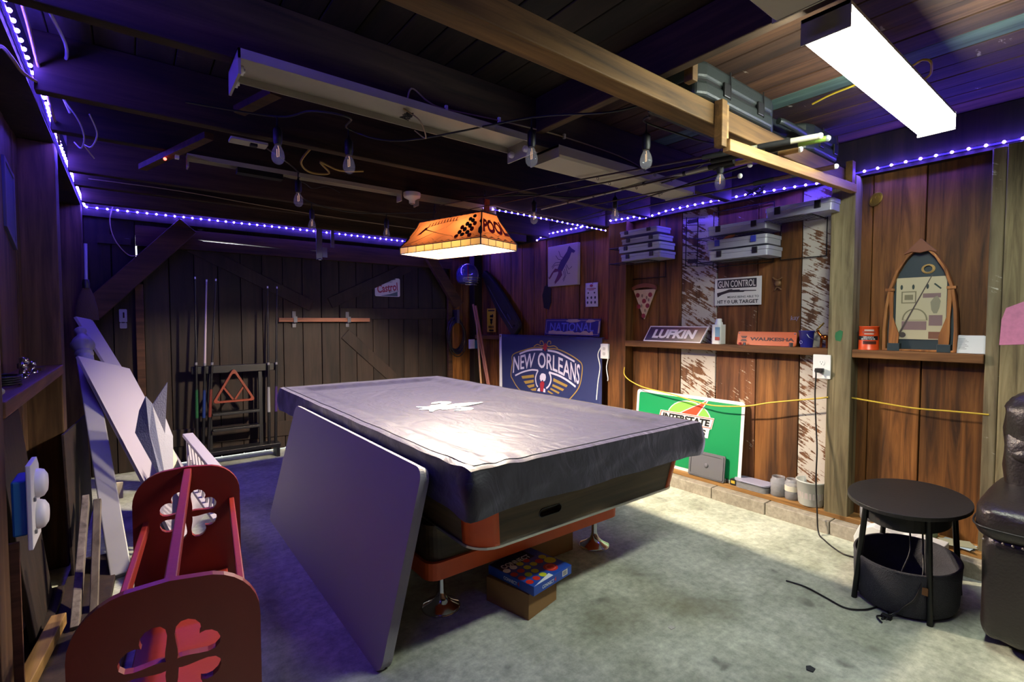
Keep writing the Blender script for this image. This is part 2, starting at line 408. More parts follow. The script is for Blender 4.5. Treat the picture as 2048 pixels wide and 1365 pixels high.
# left wall
wl = struct(MB().box((-.56, -1.7, -.05), (-.485, 5.7, 2.6)), 'wall_left', W_DARK, 'left wall of rough brown boards and posts')
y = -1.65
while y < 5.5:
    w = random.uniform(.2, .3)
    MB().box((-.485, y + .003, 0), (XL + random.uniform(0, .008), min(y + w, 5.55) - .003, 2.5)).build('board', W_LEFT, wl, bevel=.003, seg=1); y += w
for y0, y1 in ((1.88, 2.035), (3.6, 3.75), (5.36, 5.52), (.2, .35)):
    MB().box((XL, y0, 0), (XLP, y1, 2.3)).build('post', W_LEFT, wl, bevel=.006)
MB().box((XL, 2.035, 1.065), (XLP + .005, 3.6, 1.115)).build('girt', W_GIRT, wl, bevel=.005)
MB().box((XL, -1.6, 2.3), (XLP - .0, 5.5, 2.48)).build('top_plate', W_DARK, wl)
# back wall with its barn door
wb = struct(MB().box((-.56, 5.575, -.05), (.05, 5.64, 2.6)).box((3.26, 5.575, -.05), (3.76, 5.64, 2.6)).box((.05, 5.575, 2.185), (3.26, 5.64, 2.6)), 'wall_back', W_DARK, 'dark back wall around the barn door')
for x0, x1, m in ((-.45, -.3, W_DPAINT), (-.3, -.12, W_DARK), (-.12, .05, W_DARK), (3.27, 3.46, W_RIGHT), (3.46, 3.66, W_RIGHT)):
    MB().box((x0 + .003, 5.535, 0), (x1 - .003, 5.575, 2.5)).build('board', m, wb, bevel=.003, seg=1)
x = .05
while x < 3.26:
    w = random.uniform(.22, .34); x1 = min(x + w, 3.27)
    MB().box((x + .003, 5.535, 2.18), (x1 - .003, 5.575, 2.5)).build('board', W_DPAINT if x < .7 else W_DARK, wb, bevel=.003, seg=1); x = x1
up_ = [(.05, 2.118), (.5, 2.118), (.56, 2.119), (.8, 2.116), (1.05, 2.107), (1.24, 2.1), (1.3, 2.1), (1.52, 2.104), (1.56, 2.106), (1.6, 2.107), (1.66, 2.106), (3.27, 2.106)]
gp = [0, 0, .011, .012, .009, .003, 0, 0, .005, .005, 0, 0]
T = frame((0, 5.5, 0), (1, 0, 0), (0, 0, 1))
MB().prism(up_ + [(3.27, 2.2), (.05, 2.2)], -.075, 0, T).build('header', W_BRACE, wb)
MB().prism([(p[0], p[1] - g) for p, g in zip(up_, gp)][::-1] + [(.05, 2.02), (3.27, 2.02)], -.06, 0, T).build('header', W_BRACE, wb)
MB().box((-.45, 5.5, 2.24), (3.6, 5.535, 2.48)).build('top_plate', W_DARK, wb)
MB().bar(AY(376, 452, 5.46), AY(180, 625, 5.46), .07, .17).build('brace', W_BRACE, wb, bevel=.006)
MB().bar(AY(856, 508, 5.46), AY(917, 612, 5.46), .07, .13).build('brace', W_BRACE, wb, bevel=.006)
MB().box((.035, 5.49, 0), (.095, 5.535, 1.68)).build('door_post', W_BRACE, wb, bevel=.004)
MB().box((3.215, 5.49, 0), (3.275, 5.535, 1.72)).build('door_post', W_BRACE, wb, bevel=.004)
MB().box((-.21, 5.515, 2.02), (.02, 5.535, 2.1)).build('cross_board', W_DPAINT, wb)
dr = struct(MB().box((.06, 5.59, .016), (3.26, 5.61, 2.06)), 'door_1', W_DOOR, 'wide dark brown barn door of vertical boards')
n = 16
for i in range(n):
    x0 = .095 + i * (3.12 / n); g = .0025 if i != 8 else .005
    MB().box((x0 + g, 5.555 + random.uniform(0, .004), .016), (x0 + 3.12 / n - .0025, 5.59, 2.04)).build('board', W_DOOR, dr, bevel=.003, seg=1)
def dbar(p, q, w): MB().bar(AY(*p, 5.548), AY(*q, 5.548), .014, w).build('ledge', W_DOOR, dr, bevel=.003, seg=1)
dbar((680, 628), (893, 628), .13); dbar((690, 668), (835, 800), .13); dbar((380, 492), (622, 612), .12); dbar((660, 607), (870, 510), .12)
dbar((284, 884), (640, 850), .16); dbar((645, 850), (893, 824), .16)
# front wall behind the viewer
wf = struct(MB().box((-.56, -1.75, -.05), (3.76, -1.66, 2.6)), 'wall_front', W_DARK, 'dark plank wall facing the barn door')
x = XL
while x < XR:
    w = random.uniform(.2, .3); MB().box((x + .003, -1.66, 0), (min(x + w, XR) - .003, -1.63, 2.5)).build('board', W_RIGHT, wf); x += w
# ceiling: planks on joists
ce = struct(MB().box((-.56, -1.75, 2.51), (3.76, 5.64, 2.6)), 'ceiling', W_DARK, 'low ceiling of dark planks on heavy joists')
gx = AZ(1960, 62, ZC).x
for i in range(31):
    x0 = -.5 + i * .136; r = random.random()
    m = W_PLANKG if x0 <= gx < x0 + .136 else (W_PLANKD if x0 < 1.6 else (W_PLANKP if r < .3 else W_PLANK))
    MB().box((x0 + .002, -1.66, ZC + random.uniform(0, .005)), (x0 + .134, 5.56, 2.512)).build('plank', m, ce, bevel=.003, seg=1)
MB().box((-.275, 1.165, 2.19), (3.655, 1.255, 2.28)).build('joist', W_BEAM, ce, bevel=.006)
for y1, zb, m in ((2.0, 2.25, W_JOIST), (2.73, 2.25, W_JOIST), (3.24, 2.25, W_JOIST), (4.03, 2.25, W_JOISTP), (4.42, 2.25, W_JOIST), (5.05, 2.26, W_JOIST), (-.2, 2.3, W_JOIST)):
    MB().box((-.275, y1 - .055, zb), (3.58, y1, 2.482)).build('joist', m, ce, bevel=.004)
MB().box((1.655, -1.6, 2.31), (1.7, 1.945, 2.482)).build('cross_joist', wood('cross_joist', (36, 26, 18), (60, 44, 30), (84, 62, 42), 'Y', .75, .1), ce, bevel=.004)
MB().box((1.74, 1.11, 2.285), (1.775, 1.15, 2.47)).build('block', W_BEAM, ce, bevel=.003)
# ------------------------------------------------------------------ led strips
M_LED = mat('led_violet', (255, 255, 255), .3, emit=(.10, .055, 1.0), es=LED_L)
M_LEDW = mat('led_pale', (255, 255, 255), .3, emit=(.45, .30, 1.0), es=LED_L * .12)
M_TAPE = mat('led_tape', (60, 50, 200), .4, emit=(.1, .05, 1.0), es=.6)
LEDM = MB().ball((0, 0, 0), .0072, 8).mesh('led', M_LED); LEDW = MB().ball((0, 0, 0), .0065, 8).mesh('led', M_LEDW)
def led_strip(label, pts, off, step=.068, me=LEDM, r=.005, skip=()):
    P = [Vector(p) for p in pts]; t = thing('led_strip', label, 'light strip', P[0], None, 'violet led strips round the room')
    MB().tube(P, r, 6).build('tape', M_TAPE, t)
    acc = 0; k = 0; off = Vector(off)
    for a, b in zip(P, P[1:]):
        l = (b - a).length; s_ = acc
        while s_ < l:
            o = bpy.data.objects.new('led', me); COL.objects.link(o); o.parent = t; o.location = a + (b - a) * (s_ / l) + off - P[0]; s_ += step; k += 1
        acc = s_ - l
    return t
random.seed(3)
led_strip('violet led strip running along the top of the left wall', [(-.288, .2, 2.33), (-.288, 2.3, 2.335), (-.288, 2.75, 2.325), (-.275, 2.95, 2.3), (-.285, 3.2, 2.315), (-.29, 3.9, 2.31), (-.29, 4.6, 2.315), (-.288, 5.47, 2.31)], (.008, 0, 0))
led_strip('violet led strip across the top of the barn door wall', [(-.27, 5.49, 2.308), (1.2, 5.49, 2.312), (2.2, 5.49, 2.308), (3.58, 5.49, 2.3)], (0, -.008, 0))
rp = [AX(a, b, 3.592) for a, b in ((1075, 481), (1089, 470), (1172, 453))]
led_strip('violet led strip on the right wall beside the pool lamp', rp, (-.008, 0, 0))
rp = [AX(a, b, 3.592) for a, b in ((1222, 442), (1256, 437), (1270, 434), (1284, 438), (1312, 430), (1330, 423), (1400, 408), (1500, 389), (1610, 371), (1690, 360))]
led_strip('violet led strip above the storage boxes on the right wall', rp, (-.008, 0, 0))
rp = [AX(a, b, 3.592) for a, b in ((1704, 349), (1800, 327), (1900, 306), (2048, 277), (2160, 254))]
led_strip('violet led strip at top right under the lit tube light', rp, (-.008, 0, 0))
led_strip('pale pinkish led strip hung along a joist beside the pool lamp', [(2.2, 3.175, 2.225), (2.6, 3.175, 2.222), (3.58, 3.175, 2.205)], (0, -.006, 0), .062, LEDW, .004)
# ------------------------------------------------------------------ pool table
TX0, TX1, TY0, TY1, TZ = .97, 2.468, 1.50, 4.42, .80
tc_ = ((TX0 + TX1) / 2, (TY0 + TY1) / 2)
LAM = wood('walnut_laminate', (54, 42, 28), (78, 62, 42), (96, 78, 54), 'Y', .45, .03)
LAMX = wood('walnut_laminate_end', (54, 42, 28), (78, 62, 42), (96, 78, 54), 'X', .45, .03)
ORANGE = mat('orange_trim', (214, 88, 34), .5, var=.06, vs=14)
pt = thing('pool_table', 'full size pool table with walnut sides and orange corners under a black cover', 'pool table', (tc_[0], tc_[1], 0))
def ring(ins, z, r, n=6):
    return [Vector((x + tc_[0], y + tc_[1], z)) for x, y in rrect(TX1 - TX0 - 2 * ins, TY1 - TY0 - 2 * ins, r, n)]
def loft(mb, rings, caps=True, sm=False):
    n = len(rings[0]); o = []
    for r in rings: o += r
    fs = [(i * n + j, i * n + (j + 1) % n, (i + 1) * n + (j + 1) % n, (i + 1) * n + j) for i in range(len(rings) - 1) for j in range(n)]
    mb.add(o, fs, sm)
    if caps: mb.add(rings[0], [tuple(range(n))[::-1]]); mb.add(rings[-1], [tuple(range(n))])
    return mb
IT, IB, ZB = .035, .085, .44
loft(MB(), [ring(.12, ZB, .1), ring(.09, .75, .1)]).build('cabinet', LAM, pt)
loft(MB(), [ring(.1, .70, .05), ring(.02, .73, .05), ring(.02, .765, .05)]).build('rails', LAM, pt)
def corner_panel(i0, i1, name, m, proud=0):
    a, b = ring(IB - proud, ZB, .11), ring(IT - proud, .745, .11); c, d = ring(IB + .025, ZB, .08), ring(IT + .025, .745, .08)
    idx = [i % len(a) for i in range(i0, i1 + 1)]; mb = MB(); k = len(idx)
    vs = [a[i] for i in idx] + [b[i] for i in idx] + [c[i] for i in idx] + [d[i] for i in idx]
    fs = []
    for j in range(k - 1):
        fs += [(j + 1, j, k + j, k + j + 1)[::-1], (2 * k + j, 2 * k + j + 1, 3 * k + j + 1, 3 * k + j)[::-1], (k + j, 3 * k + j, 3 * k + j + 1, k + j + 1)[::-1], (j, j + 1, 2 * k + j + 1, 2 * k + j)[::-1]]
    fs += [(0, k, 3 * k, 2 * k), (k - 1, 3 * k - 1, 4 * k - 1, 2 * k - 1)]
    return mb.add(vs, fs, True).build(name, m, pt)
for q in range(4): corner_panel(q * 7, q * 7 + 6, 'corner_casting', ORANGE, .004)
corner_panel(6, 7, 'side_panel', LAMX); corner_panel(13, 14, 'side_panel', LAM); corner_panel(27, 28, 'side_panel', LAM)
# the end panel with the ball return slot
hw = (TX1 - TX0) / 2 - .2
sl = Vector((0, IB - IT, .745 - ZB)); sl.y = -(IB - IT)
F = frame((tc_[0], TY0 + IB, ZB), (1, 0, 0), (0, -(IB - IT), .745 - ZB))
ph = math.hypot(IB - IT, .745 - ZB)
c1, c2 = AY(1077, 1028, TY0 + .07), AY(1124, 1014, TY0 + .07)
sx, sz = (c1.x + c2.x) / 2 - tc_[0], (c1.z + c2.z) / 2 - ZB
slot = rrect(.125, .036, .0175, 6, sx, sz)
MB().prism([[(-.555, 0), (.555, 0), (.605, ph), (-.605, ph)], slot], -.02, 0, F).build('end_panel', LAMX, pt)
MB().prism(rrect(.15, .06, .02, 5, sx, sz), -.034, -.03, F).build('return_tray', mat('tray_grey', (90, 92, 88), .5), pt)
MB().prism([rrect(.131, .042, .02, 6, sx, sz), slot], -.001, .003, F).build('slot_rim', BLACK, pt)
loft(MB(), [ring(IB - .008, ZB - .006, .115), ring(IB - .008, ZB + .004, .115)]).build('metal_trim', mat('trim_aluminium', (190, 188, 180), .3, .8), pt)
for y0, y1 in ((1.91, 2.15), (3.72, 3.96)):
    def rr(ins, z): return [Vector((x + 1.65, y + (y0 + y1) / 2, z)) for x, y in rrect(1.27 - 2 * ins, y1 - y0 - 2 * ins, .06, 5)]
    ped = loft(MB(), [rr(.012, .27), rr(0, ZB)]).build('pedestal', LAMX, pt)
    loft(MB(), [rr(-.002, .19), rr(-.004, .27)]).build('pedestal_band', ORANGE, ped)
    for x in (1.13, 2.18):
        MB().lathe([(.092, 0), (.092, .006), (.085, .012), (.05, .028), (.028, .05), (.018, .08), (.016, .19)], 28, Matrix.Translation((x, (y0 + y1) / 2 - .02, 0))).build('foot', CHROME, pt)
# the fitted cover
def vinyl(name, c):
    m, nt, b = nt_new(name); L = nt.links.new
    b.inputs['Base Color'].default_value = lin(c); b.inputs['Roughness'].default_value = .42; b.inputs['Specular IOR Level'].default_value = .55; b.inputs['Sheen Weight'].default_value = .42; b.inputs['Sheen Roughness'].default_value = .45; b.inputs['Sheen Tint'].default_value = (.74, .70, 1, 1)
    tc = N(nt, 'ShaderNodeTexCoord')
    n1 = N(nt, 'ShaderNodeTexNoise'); n1.inputs['Scale'].default_value = 5; n1.inputs['Detail'].default_value = 5; n1.inputs['Distortion'].default_value = 1.5
    mp = N(nt, 'ShaderNodeMapping'); mp.inputs['Scale'].default_value = (1.6, .7, 1); mp.inputs['Rotation'].default_value = (0, 0, .5)
    L(tc.outputs['Object'], mp.inputs['Vector']); L(mp.outputs[0], n1.inputs['Vector'])
    n2 = N(nt, 'ShaderNodeTexNoise'); n2.inputs['Scale'].default_value = 260; n2.inputs['Detail'].default_value = 2; L(tc.outputs['Object'], n2.inputs['Vector'])
    b1 = N(nt, 'ShaderNodeBump'); b1.inputs['Strength'].default_value = .5; b1.inputs['Distance'].default_value = .02; L(n1.outputs['Fac'], b1.inputs['Height'])
    b2 = N(nt, 'ShaderNodeBump'); b2.inputs['Strength'].default_value = .12; b2.inputs['Distance'].default_value = .002; L(n2.outputs['Fac'], b2.inputs['Height']); L(b1.outputs['Normal'], b2.inputs['Normal'])
    L(b2.outputs['Normal'], b.inputs['Normal'])
    mr = N(nt, 'ShaderNodeMapRange'); mr.inputs['To Min'].default_value = .4; mr.inputs['To Max'].default_value = .62; L(n1.outputs['Fac'], mr.inputs['Value']); L(mr.outputs[0], b.inputs['Roughness'])
    return m
VINYL = vinyl('cover_vinyl', (30, 30, 34))
cv = thing('table_cover', 'black vinyl fitted cover with white fleur-de-lis draped over the pool table', 'table cover', (tc_[0], tc_[1], TZ))
def crease(x, y):
    z = 0
    for (ax, ay, bx, by, h, w) in ((1.5, 3.0, 2.3, 1.7, .006, .03), (1.5, 3.0, 1.2, 1.7, .005, .03), (1.75, 3.2, 2.2, 2.7, .006, .03), (1.2, 2.2, 1.9, 1.7, .004, .025), (1.9, 4.1, 1.3, 3.4, .004, .03), (1.2, 3.9, 2.3, 3.9, .004, .03)):
        dx, dy = bx - ax, by - ay; l = math.hypot(dx, dy); t = ((x - ax) * dx + (y - ay) * dy) / l / l
        if 0 < t < 1:
            d = abs((x - ax) * dy - (y - ay) * dx) / l; z += h * math.exp(-(d / w) ** 2) * math.sin(PI * t)
    return z
def topz(x, y):
    d = min(x - TX0, TX1 - x, y - TY0, TY1 - y)
    z = TZ
    if d < .02: z -= .006 * (1 - d / .02) ** 2
    k = min(max((d - .12) / .10, 0), 1); k = k * k * (3 - 2 * k); z -= .026 * k
    if .02 < d < .24:        # puckers where the cover slumps off the rails
        s_ = x if min(y - TY0, TY1 - y) < min(x - TX0, TX1 - x) else y
        z += .006 * math.sin((d - .02) / .22 * PI) * noise.noise(Vector((s_ * 13, d * 3, 2.3)))
    e = math.exp(-((x - TX0 - .08) ** 2 + (y - TY0 - .08) ** 2) / .03); z += .016 * e * (noise.noise(Vector((x * 14, y * 9, 0))) + .5)
    return z + crease(x, y) + .003 * noise.noise(Vector((x * 4, y * 4, 1)))
NX, NY = 76, 146
gt = MB().grid(lambda u, v: Vector((TX0 + (TX1 - TX0) * u, TY0 + (TY1 - TY0) * v, topz(TX0 + (TX1 - TX0) * u, TY0 + (TY1 - TY0) * v))), NX, NY)
per = [(TX0 + (TX1 - TX0) * i / NX, TY0) for i in range(NX)] + [(TX1, TY0 + (TY1 - TY0) * i / NY) for i in range(NY)] + [(TX1 - (TX1 - TX0) * i / NX, TY1) for i in range(NX)] + [(TX0, TY1 - (TY1 - TY0) * i / NY) for i in range(NY)]
def skirt(u, v):
    k = int(round(u * len(per))) % len(per); x, y = per[k]
    nx = (-1 if x == TX0 else 0) + (1 if x == TX1 else 0); ny = (-1 if y == TY0 else 0) + (1 if y == TY1 else 0)
    l = math.hypot(nx, ny); s_ = k * .02
    fl = .012 * v + .012 * v * noise.noise(Vector((s_ * 4.5, v * 2, 5))) + .006 * noise.noise(Vector((s_ * 9, v * 4, 9)))
    cn = min(math.hypot(x - a, y - b) for a in (TX0, TX1) for b in (TY0, TY1)); bulge = .02 * math.exp(-(cn / .12) ** 2) * math.sin(PI * v)
    zt = topz(x, y); zb = .625 + .012 * noise.noise(Vector((s_ * 2.2, 0, 3))) - .012 * math.exp(-(cn / .1) ** 2)
    o = fl + bulge - .01 * (1 - v) * 0
    return Vector((x + nx / l * o, y + ny / l * o, zt + (zb - zt) * v))
gt.grid(skirt, len(per), 10, closed=True, flip=True)
gt.build('cover_sheet', VINYL, cv)
sm_ = MB()
ins = .03
for a, b in (((TX0 + ins, TY0 + ins), (TX1 - ins, TY0 + ins)), ((TX1 - ins, TY0 + ins), (TX1 - ins, TY1 - ins)), ((TX1 - ins, TY1 - ins), (TX0 + ins, TY1 - ins)), ((TX0 + ins, TY1 - ins), (TX0 + ins, TY0 + ins))):
    q = 60
    sm_ = MB().tube([(a[0] + (b[0] - a[0]) * i / q, a[1] + (b[1] - a[1]) * i / q, topz(a[0] + (b[0] - a[0]) * i / q, a[1] + (b[1] - a[1]) * i / q) + .0005) for i in range(q + 1)], .0028, 5)
    sm_.build('seam', mat('seam_thread', (24, 24, 30), .6), cv)
# fleur-de-lis print, laid on the sheet
t0, t1 = AZ(838, 821, .776), AZ(967, 806, .776)
fd = (t1 - t0); fl_ = fd.length; fd.normalize(); fs_ = Vector((-fd.y, fd.x, 0))
half = [(0, 1.0), (.05, .86), (.1, .72), (.12, .6), (.09, .5), (.07, .43), (.14, .46), (.2, .56), (.28, .63), (.37, .62), (.43, .54), (.43, .44), (.38, .36), (.33, .34), (.31, .4), (.34, .45), (.31, .49), (.26, .47), (.22, .4), (.19, .33), (.21, .3), (.2, .25), (.12, .25), (.16, .15), (.24, .08), (.2, .05), (.12, .09), (.07, .1), (.04, .04), (0, 0)]
out = half + [(-x, y) for x, y in half[::-1][1:-1]]
pp = [t0 + fd * (y * fl_) + fs_ * (x * fl_ * .95) for x, y in out]
zz = max(topz(p.x, p.y) for p in pp) + .001
MB().prism([(p.x, p.y) for p in pp][::-1], zz - .004, zz).build('fleur_de_lis', mat('white_print', (236, 232, 226), .45), cv)
# ------------------------------------------------------------------ folding table leaning on the pool table
xb, xt, zt_ = .714, .9, .765
vv = Vector((xt - xb, 0, zt_)); hh = vv.length
F = frame((xb, (1.745 + 3.64) / 2, 0), (0, -1, 0), vv)
ft = thing('folding_table', 'pale grey plastic folding table leaning on edge against the pool table', 'folding table', F.translation, F.to_3x3())
FT = mat('folding_plastic', (146, 144, 146), .5, bump=.25, bs=420, spec=.35)
L_ = 3.64 - 1.745
MB().prism(rrect(L_, hh, .055, 7, 0, hh / 2), -.022, 0).build('tabletop', FT, ft, world=False, bevel=.006, seg=3)
MB().prism([rrect(L_ - .012, hh - .012, .05, 7, 0, hh / 2), rrect(L_ - .08, hh - .08, .03, 7, 0, hh / 2)], -.045, -.0225).build('rim', FT, ft, world=False, bevel=.004)
for s_ in (-1, 1):
    MB().tube([(s_ * .2, .12, -.034), (s_ * .8, .12, -.034), (s_ * .8, hh - .12, -.034), (s_ * .2, hh - .12, -.034)], .011, 8).build('folded_leg', mat('leg_grey', (96, 98, 104), .4, .4), ft, world=False)
# ------------------------------------------------------------------ red rack with clover ends
RED = mat('red_paint', (108, 26, 16), .42, var=.07, vs=8, bump=.06, bs=40)
rk = thing('red_rack', 'red painted wooden rack with clover cut-out ends joined by rails', 'rack', (.064, 1.543, 0), -math.radians(6.3))
def heart(cx, cy, ang, s_):
    pts = []
    for i in range(26):
        t = 2 * PI * i / 26; hx = .95 * math.sin(t) ** 3; hy = (13 * math.cos(t) - 5 * math.cos(2 * t) - 2 * math.cos(3 * t) - math.cos(4 * t)) / 17
        hy = (hy + .95); ca, sa = math.cos(ang), math.sin(ang)
        x, y = hx * s_, hy * s_ * .86; pts.append((cx + x * ca - y * sa, cy + x * sa + y * ca))
    return pts
W2, HT = .208, .672
outl = [(-W2, .12), (-W2, HT - .14)] + [(x, y) for x, y in arc(-W2 + .14, HT - .14, .14, 180, 90, 8)] + [(0, HT + .006)] + [(x, y) for x, y in arc(W2 - .14, HT - .14, .14, 90, 0, 8)] + [(W2, .12), (W2 + .01, 0), (W2 - .1, 0), (W2 - .14, .07), (0, .1), (-W2 + .14, .07), (-W2 + .1, 0), (-W2 - .01, 0)]
for yy in (0, 1.172):
    F = frame((0, yy, 0), (1, 0, 0), (0, 0, 1))
    hs = [heart(.018 * math.cos(math.radians(a)), .455 + .018 * math.sin(math.radians(a)), math.radians(a - 90), .066) for a in (45, 135, 225, 315)]
    o = MB().prism([outl] + hs, -.012, .012, F); o.build('end_panel', RED, rk, world=False, bevel=.004, seg=2)
for x, z, w, h in ((0, .654, .03, .035), (-.16, .43, .022, .05), (.172, .48, .022, .05), (0, .16, .3, .018)):
    MB().box((x - w / 2, .012, z - h / 2), (x + w / 2, 1.16, z + h / 2)).build('rail' if w < .1 else 'shelf', RED, rk, world=False, bevel=.004)
# ------------------------------------------------------------------ cardboard box and game box
CARD = mat('cardboard', (140, 104, 62), .75, var=.05, vs=10)
a = Vector((.216, .049, 0)).normalized(); bq = Vector((-a.y, a.x, 0))
F = Matrix((a, bq, Vector((0, 0, 1)))).transposed()
cb = thing('cardboard_box', 'plain brown cardboard box under the game box', 'box', (1.385, 1.67, 0), F)
MB().box((0, 0, 0), (.222, .258, .12)).build('carton', CARD, cb, world=False, bevel=.002, seg=1)
MB().box((.001, .126, .1195), (.221, .132, .1206)).build('flap_seam', mat('cardboard_dark', (100, 74, 44), .8), cb, world=False)
g0, g1, g2 = AZ(1068, 1175, .165), AZ(972, 1133, .165), AZ(1143, 1130, .165)
gu = (g2 - g0); gw = gu.length; gu.normalize(); gd = (g1 - g0).length; gv = Vector((-gu.y, gu.x, 0))
F = Matrix((gu, gv, Vector((0, 0, 1)))).transposed()
gb = thing('game_box', 'blue game box with red and yellow discs on the cardboard box', 'game box', (g0.x, g0.y, .1208), F)
GBL = mat('game_blue', (34, 74, 168), .3); GRD = mat('game_red', (196, 44, 34), .3); GYE = mat('game_yellow', (196, 200, 44), .3); GWH = mat('game_white', (226, 230, 238), .35); GDK = mat('game_navy', (14, 20, 64), .3)
MB().box((0, 0, 0), (gw, gd, .044)).build('carton', GBL, gb, world=False, bevel=.0015, seg=1)
flat(gb, 'cover_panel', [[(.004, gd * .68), (gw * .8, gd * .64), (gw * .8, gd - .004), (.004, gd - .004)]], GDK, .044, .0004)
rows = {0: 'wrrr', 1: 'wryr', 2: 'yyyy', 3: 'ry'}
for a_, cs_ in rows.items():
    for b_, ch_ in enumerate(cs_):
        u_, t_ = .07 + .165 * a_, .64 - .165 * b_
        nm, mm = {'w': ('white_disc', GWH), 'r': ('red_disc', GRD), 'y': ('yellow_disc', GYE)}[ch_]
        flat(gb, nm, [circ(.0185, 18, u_ * gw, t_ * gd)], mm, .044, .0006)
for nm, mm, u_, t_, r_ in (('red_disc', GRD, .68, .2, .036), ('yellow_disc', GYE, .87, .36, .03), ('red_disc', GRD, .71, .47, .021), ('yellow_disc', GYE, .87, .53, .02)):
    flat(gb, nm, [circ(r_, 24, u_ * gw, t_ * gd)], mm, .044, .0006)
flat(gb, 'white_print', [[(gw * .02, .002), (gw * .5, .002), (gw * .5, .03)]], GWH, .044, .0005)
flat(gb, 'disc_highlight', [[circ(.026, 20, gw * .68, gd * .2), circ(.019, 20, gw * .68, gd * .2)]], mat('game_pink', (224, 110, 96), .3), .0446, .0004)
tx = text(gb, 'CONNECT', GWH, 0, 0, gw * .66, gd * .12, 0, 0, .03)
tx.matrix_basis = Matrix.Translation((gw * .41, gd * .745, .0449)) @ Matrix.Rotation(-.06, 4, 'Z')
sf = Matrix.Translation((gw * .36, 0, .02)) @ Matrix.Rotation(PI / 2, 4, 'X')
tx = text(gb, 'CONNECT', GWH, 0, 0, .085, .016, .0004, 0, .02); tx.matrix_basis = sf
tx = text(gb, '4', GRD, .052, .002, .013, .022, .0004, 0, .03); tx.matrix_basis = sf
o = flat(gb, 'bar_code_label', [[(gw * .38, -.009), (gw * .52, -.009), (gw * .52, .018), (gw * .38, .018)]], WHITE, .0002, .0003); o.matrix_basis = sf
o = flat(gb, 'bar_code', [[(gw * .4 + i * .0042, -.006), (gw * .4 + i * .0042 + .002, -.006), (gw * .4 + i * .0042 + .002, .015), (gw * .4 + i * .0042, .015)] for i in range(7)], BLACK, .0005, .0003); o.matrix_basis = sf
sl_ = Matrix.Translation((0, gd * .5, .02)) @ Matrix(((0, 0, -1, 0), (-1, 0, 0, 0), (0, 1, 0, 0), (0, 0, 0, 1)))
tx = text(gb, 'CONNECT', GWH, 0, 0, .085, .016, .0004, 0, .02); tx.matrix_basis = sl_
tx = text(gb, '4', GRD, .052, .002, .013, .022, .0004, 0, .03); tx.matrix_basis = sl_
c2_ = AZ(1146, 1100, 0)
b2 = thing('cardboard_box', 'low brown carton pushed far under the pool table pedestal', 'box', (c2_.x - .2, c2_.y + .14, 0))
MB().box((-.2, -.14, 0), (.2, .14, .17)).build('carton', CARD, b2, world=False, bevel=.002, seg=1)
MB().box((-.2, -.004, .1695), (.2, .004, .171)).build('flap_seam', MATS['cardboard_dark'], b2, world=False)
# ------------------------------------------------------------------ hanging pool lamp
LZ = 1.84
q = [AZ(a, b, LZ) for a, b in ((950, 491), (1045, 500), (882, 516), (796, 512))]
lc = (q[0] + q[1] + q[2] + q[3]) / 4
ldir = ((q[3] - q[0]) + (q[2] - q[1])).normalized(); llen = ((q[3] - q[0]).length + (q[2] - q[1]).length) / 2; lw = ((q[1] - q[0]).length + (q[2] - q[3]).length) / 2
lw *= 1.1; lx = Vector((ldir.y, -ldir.x, 0))
lp = thing('pool_lamp', 'orange stained glass pool table lamp with cue and ball pictures, lit', 'lamp', lc, Matrix((lx, ldir, Vector((0, 0, 1)))).transposed())
def shade_mat(name, c, t=.55):
    m, nt, b = nt_new(name); L = nt.links.new
    tr = N(nt, 'ShaderNodeBsdfTranslucent'); tr.inputs['Color'].default_value = lin(c)
    b.inputs['Base Color'].default_value = lin(c); b.inputs['Roughness'].default_value = .3
    mx = N(nt, 'ShaderNodeMixShader'); mx.inputs[0].default_value = t; L(b.outputs[0], mx.inputs[1]); L(tr.outputs[0], mx.inputs[2])
    L(mx.outputs[0], nt.nodes['Material Output'].inputs['Surface']); return m
S_OR = shade_mat('glass_orange', (190, 104, 52), .008); S_YE = shade_mat('glass_yellow', (206, 160, 74), .012)
LEAD = mat('lead_came', (34, 26, 20), .5); S_RED = mat('glass_red', (120, 14, 22), .35); S_GRN = mat('glass_green', (44, 56, 34), .35); S_GLD = mat('glass_gold', (222, 178, 100), .4)
w2, l2 = lw / 2, llen / 2; th = .235; rim = .045; tw, tl = w2 * .42, l2 * .78
prof = [(1, 0), (1, rim), (.82, rim + .045), (.66, rim + .1), (.5, rim + .15), (.42, th)]
def lvl(f, z):
    k = (f - .42) / .58; x = tw + (w2 - tw) * k; y = tl + (l2 - tl) * k; return [Vector((x, y, z)), Vector((-x, y, z)), Vector((-x, -y, z)), Vector((x, -y, z))]
R4 = [lvl(f, z) for f, z in prof]
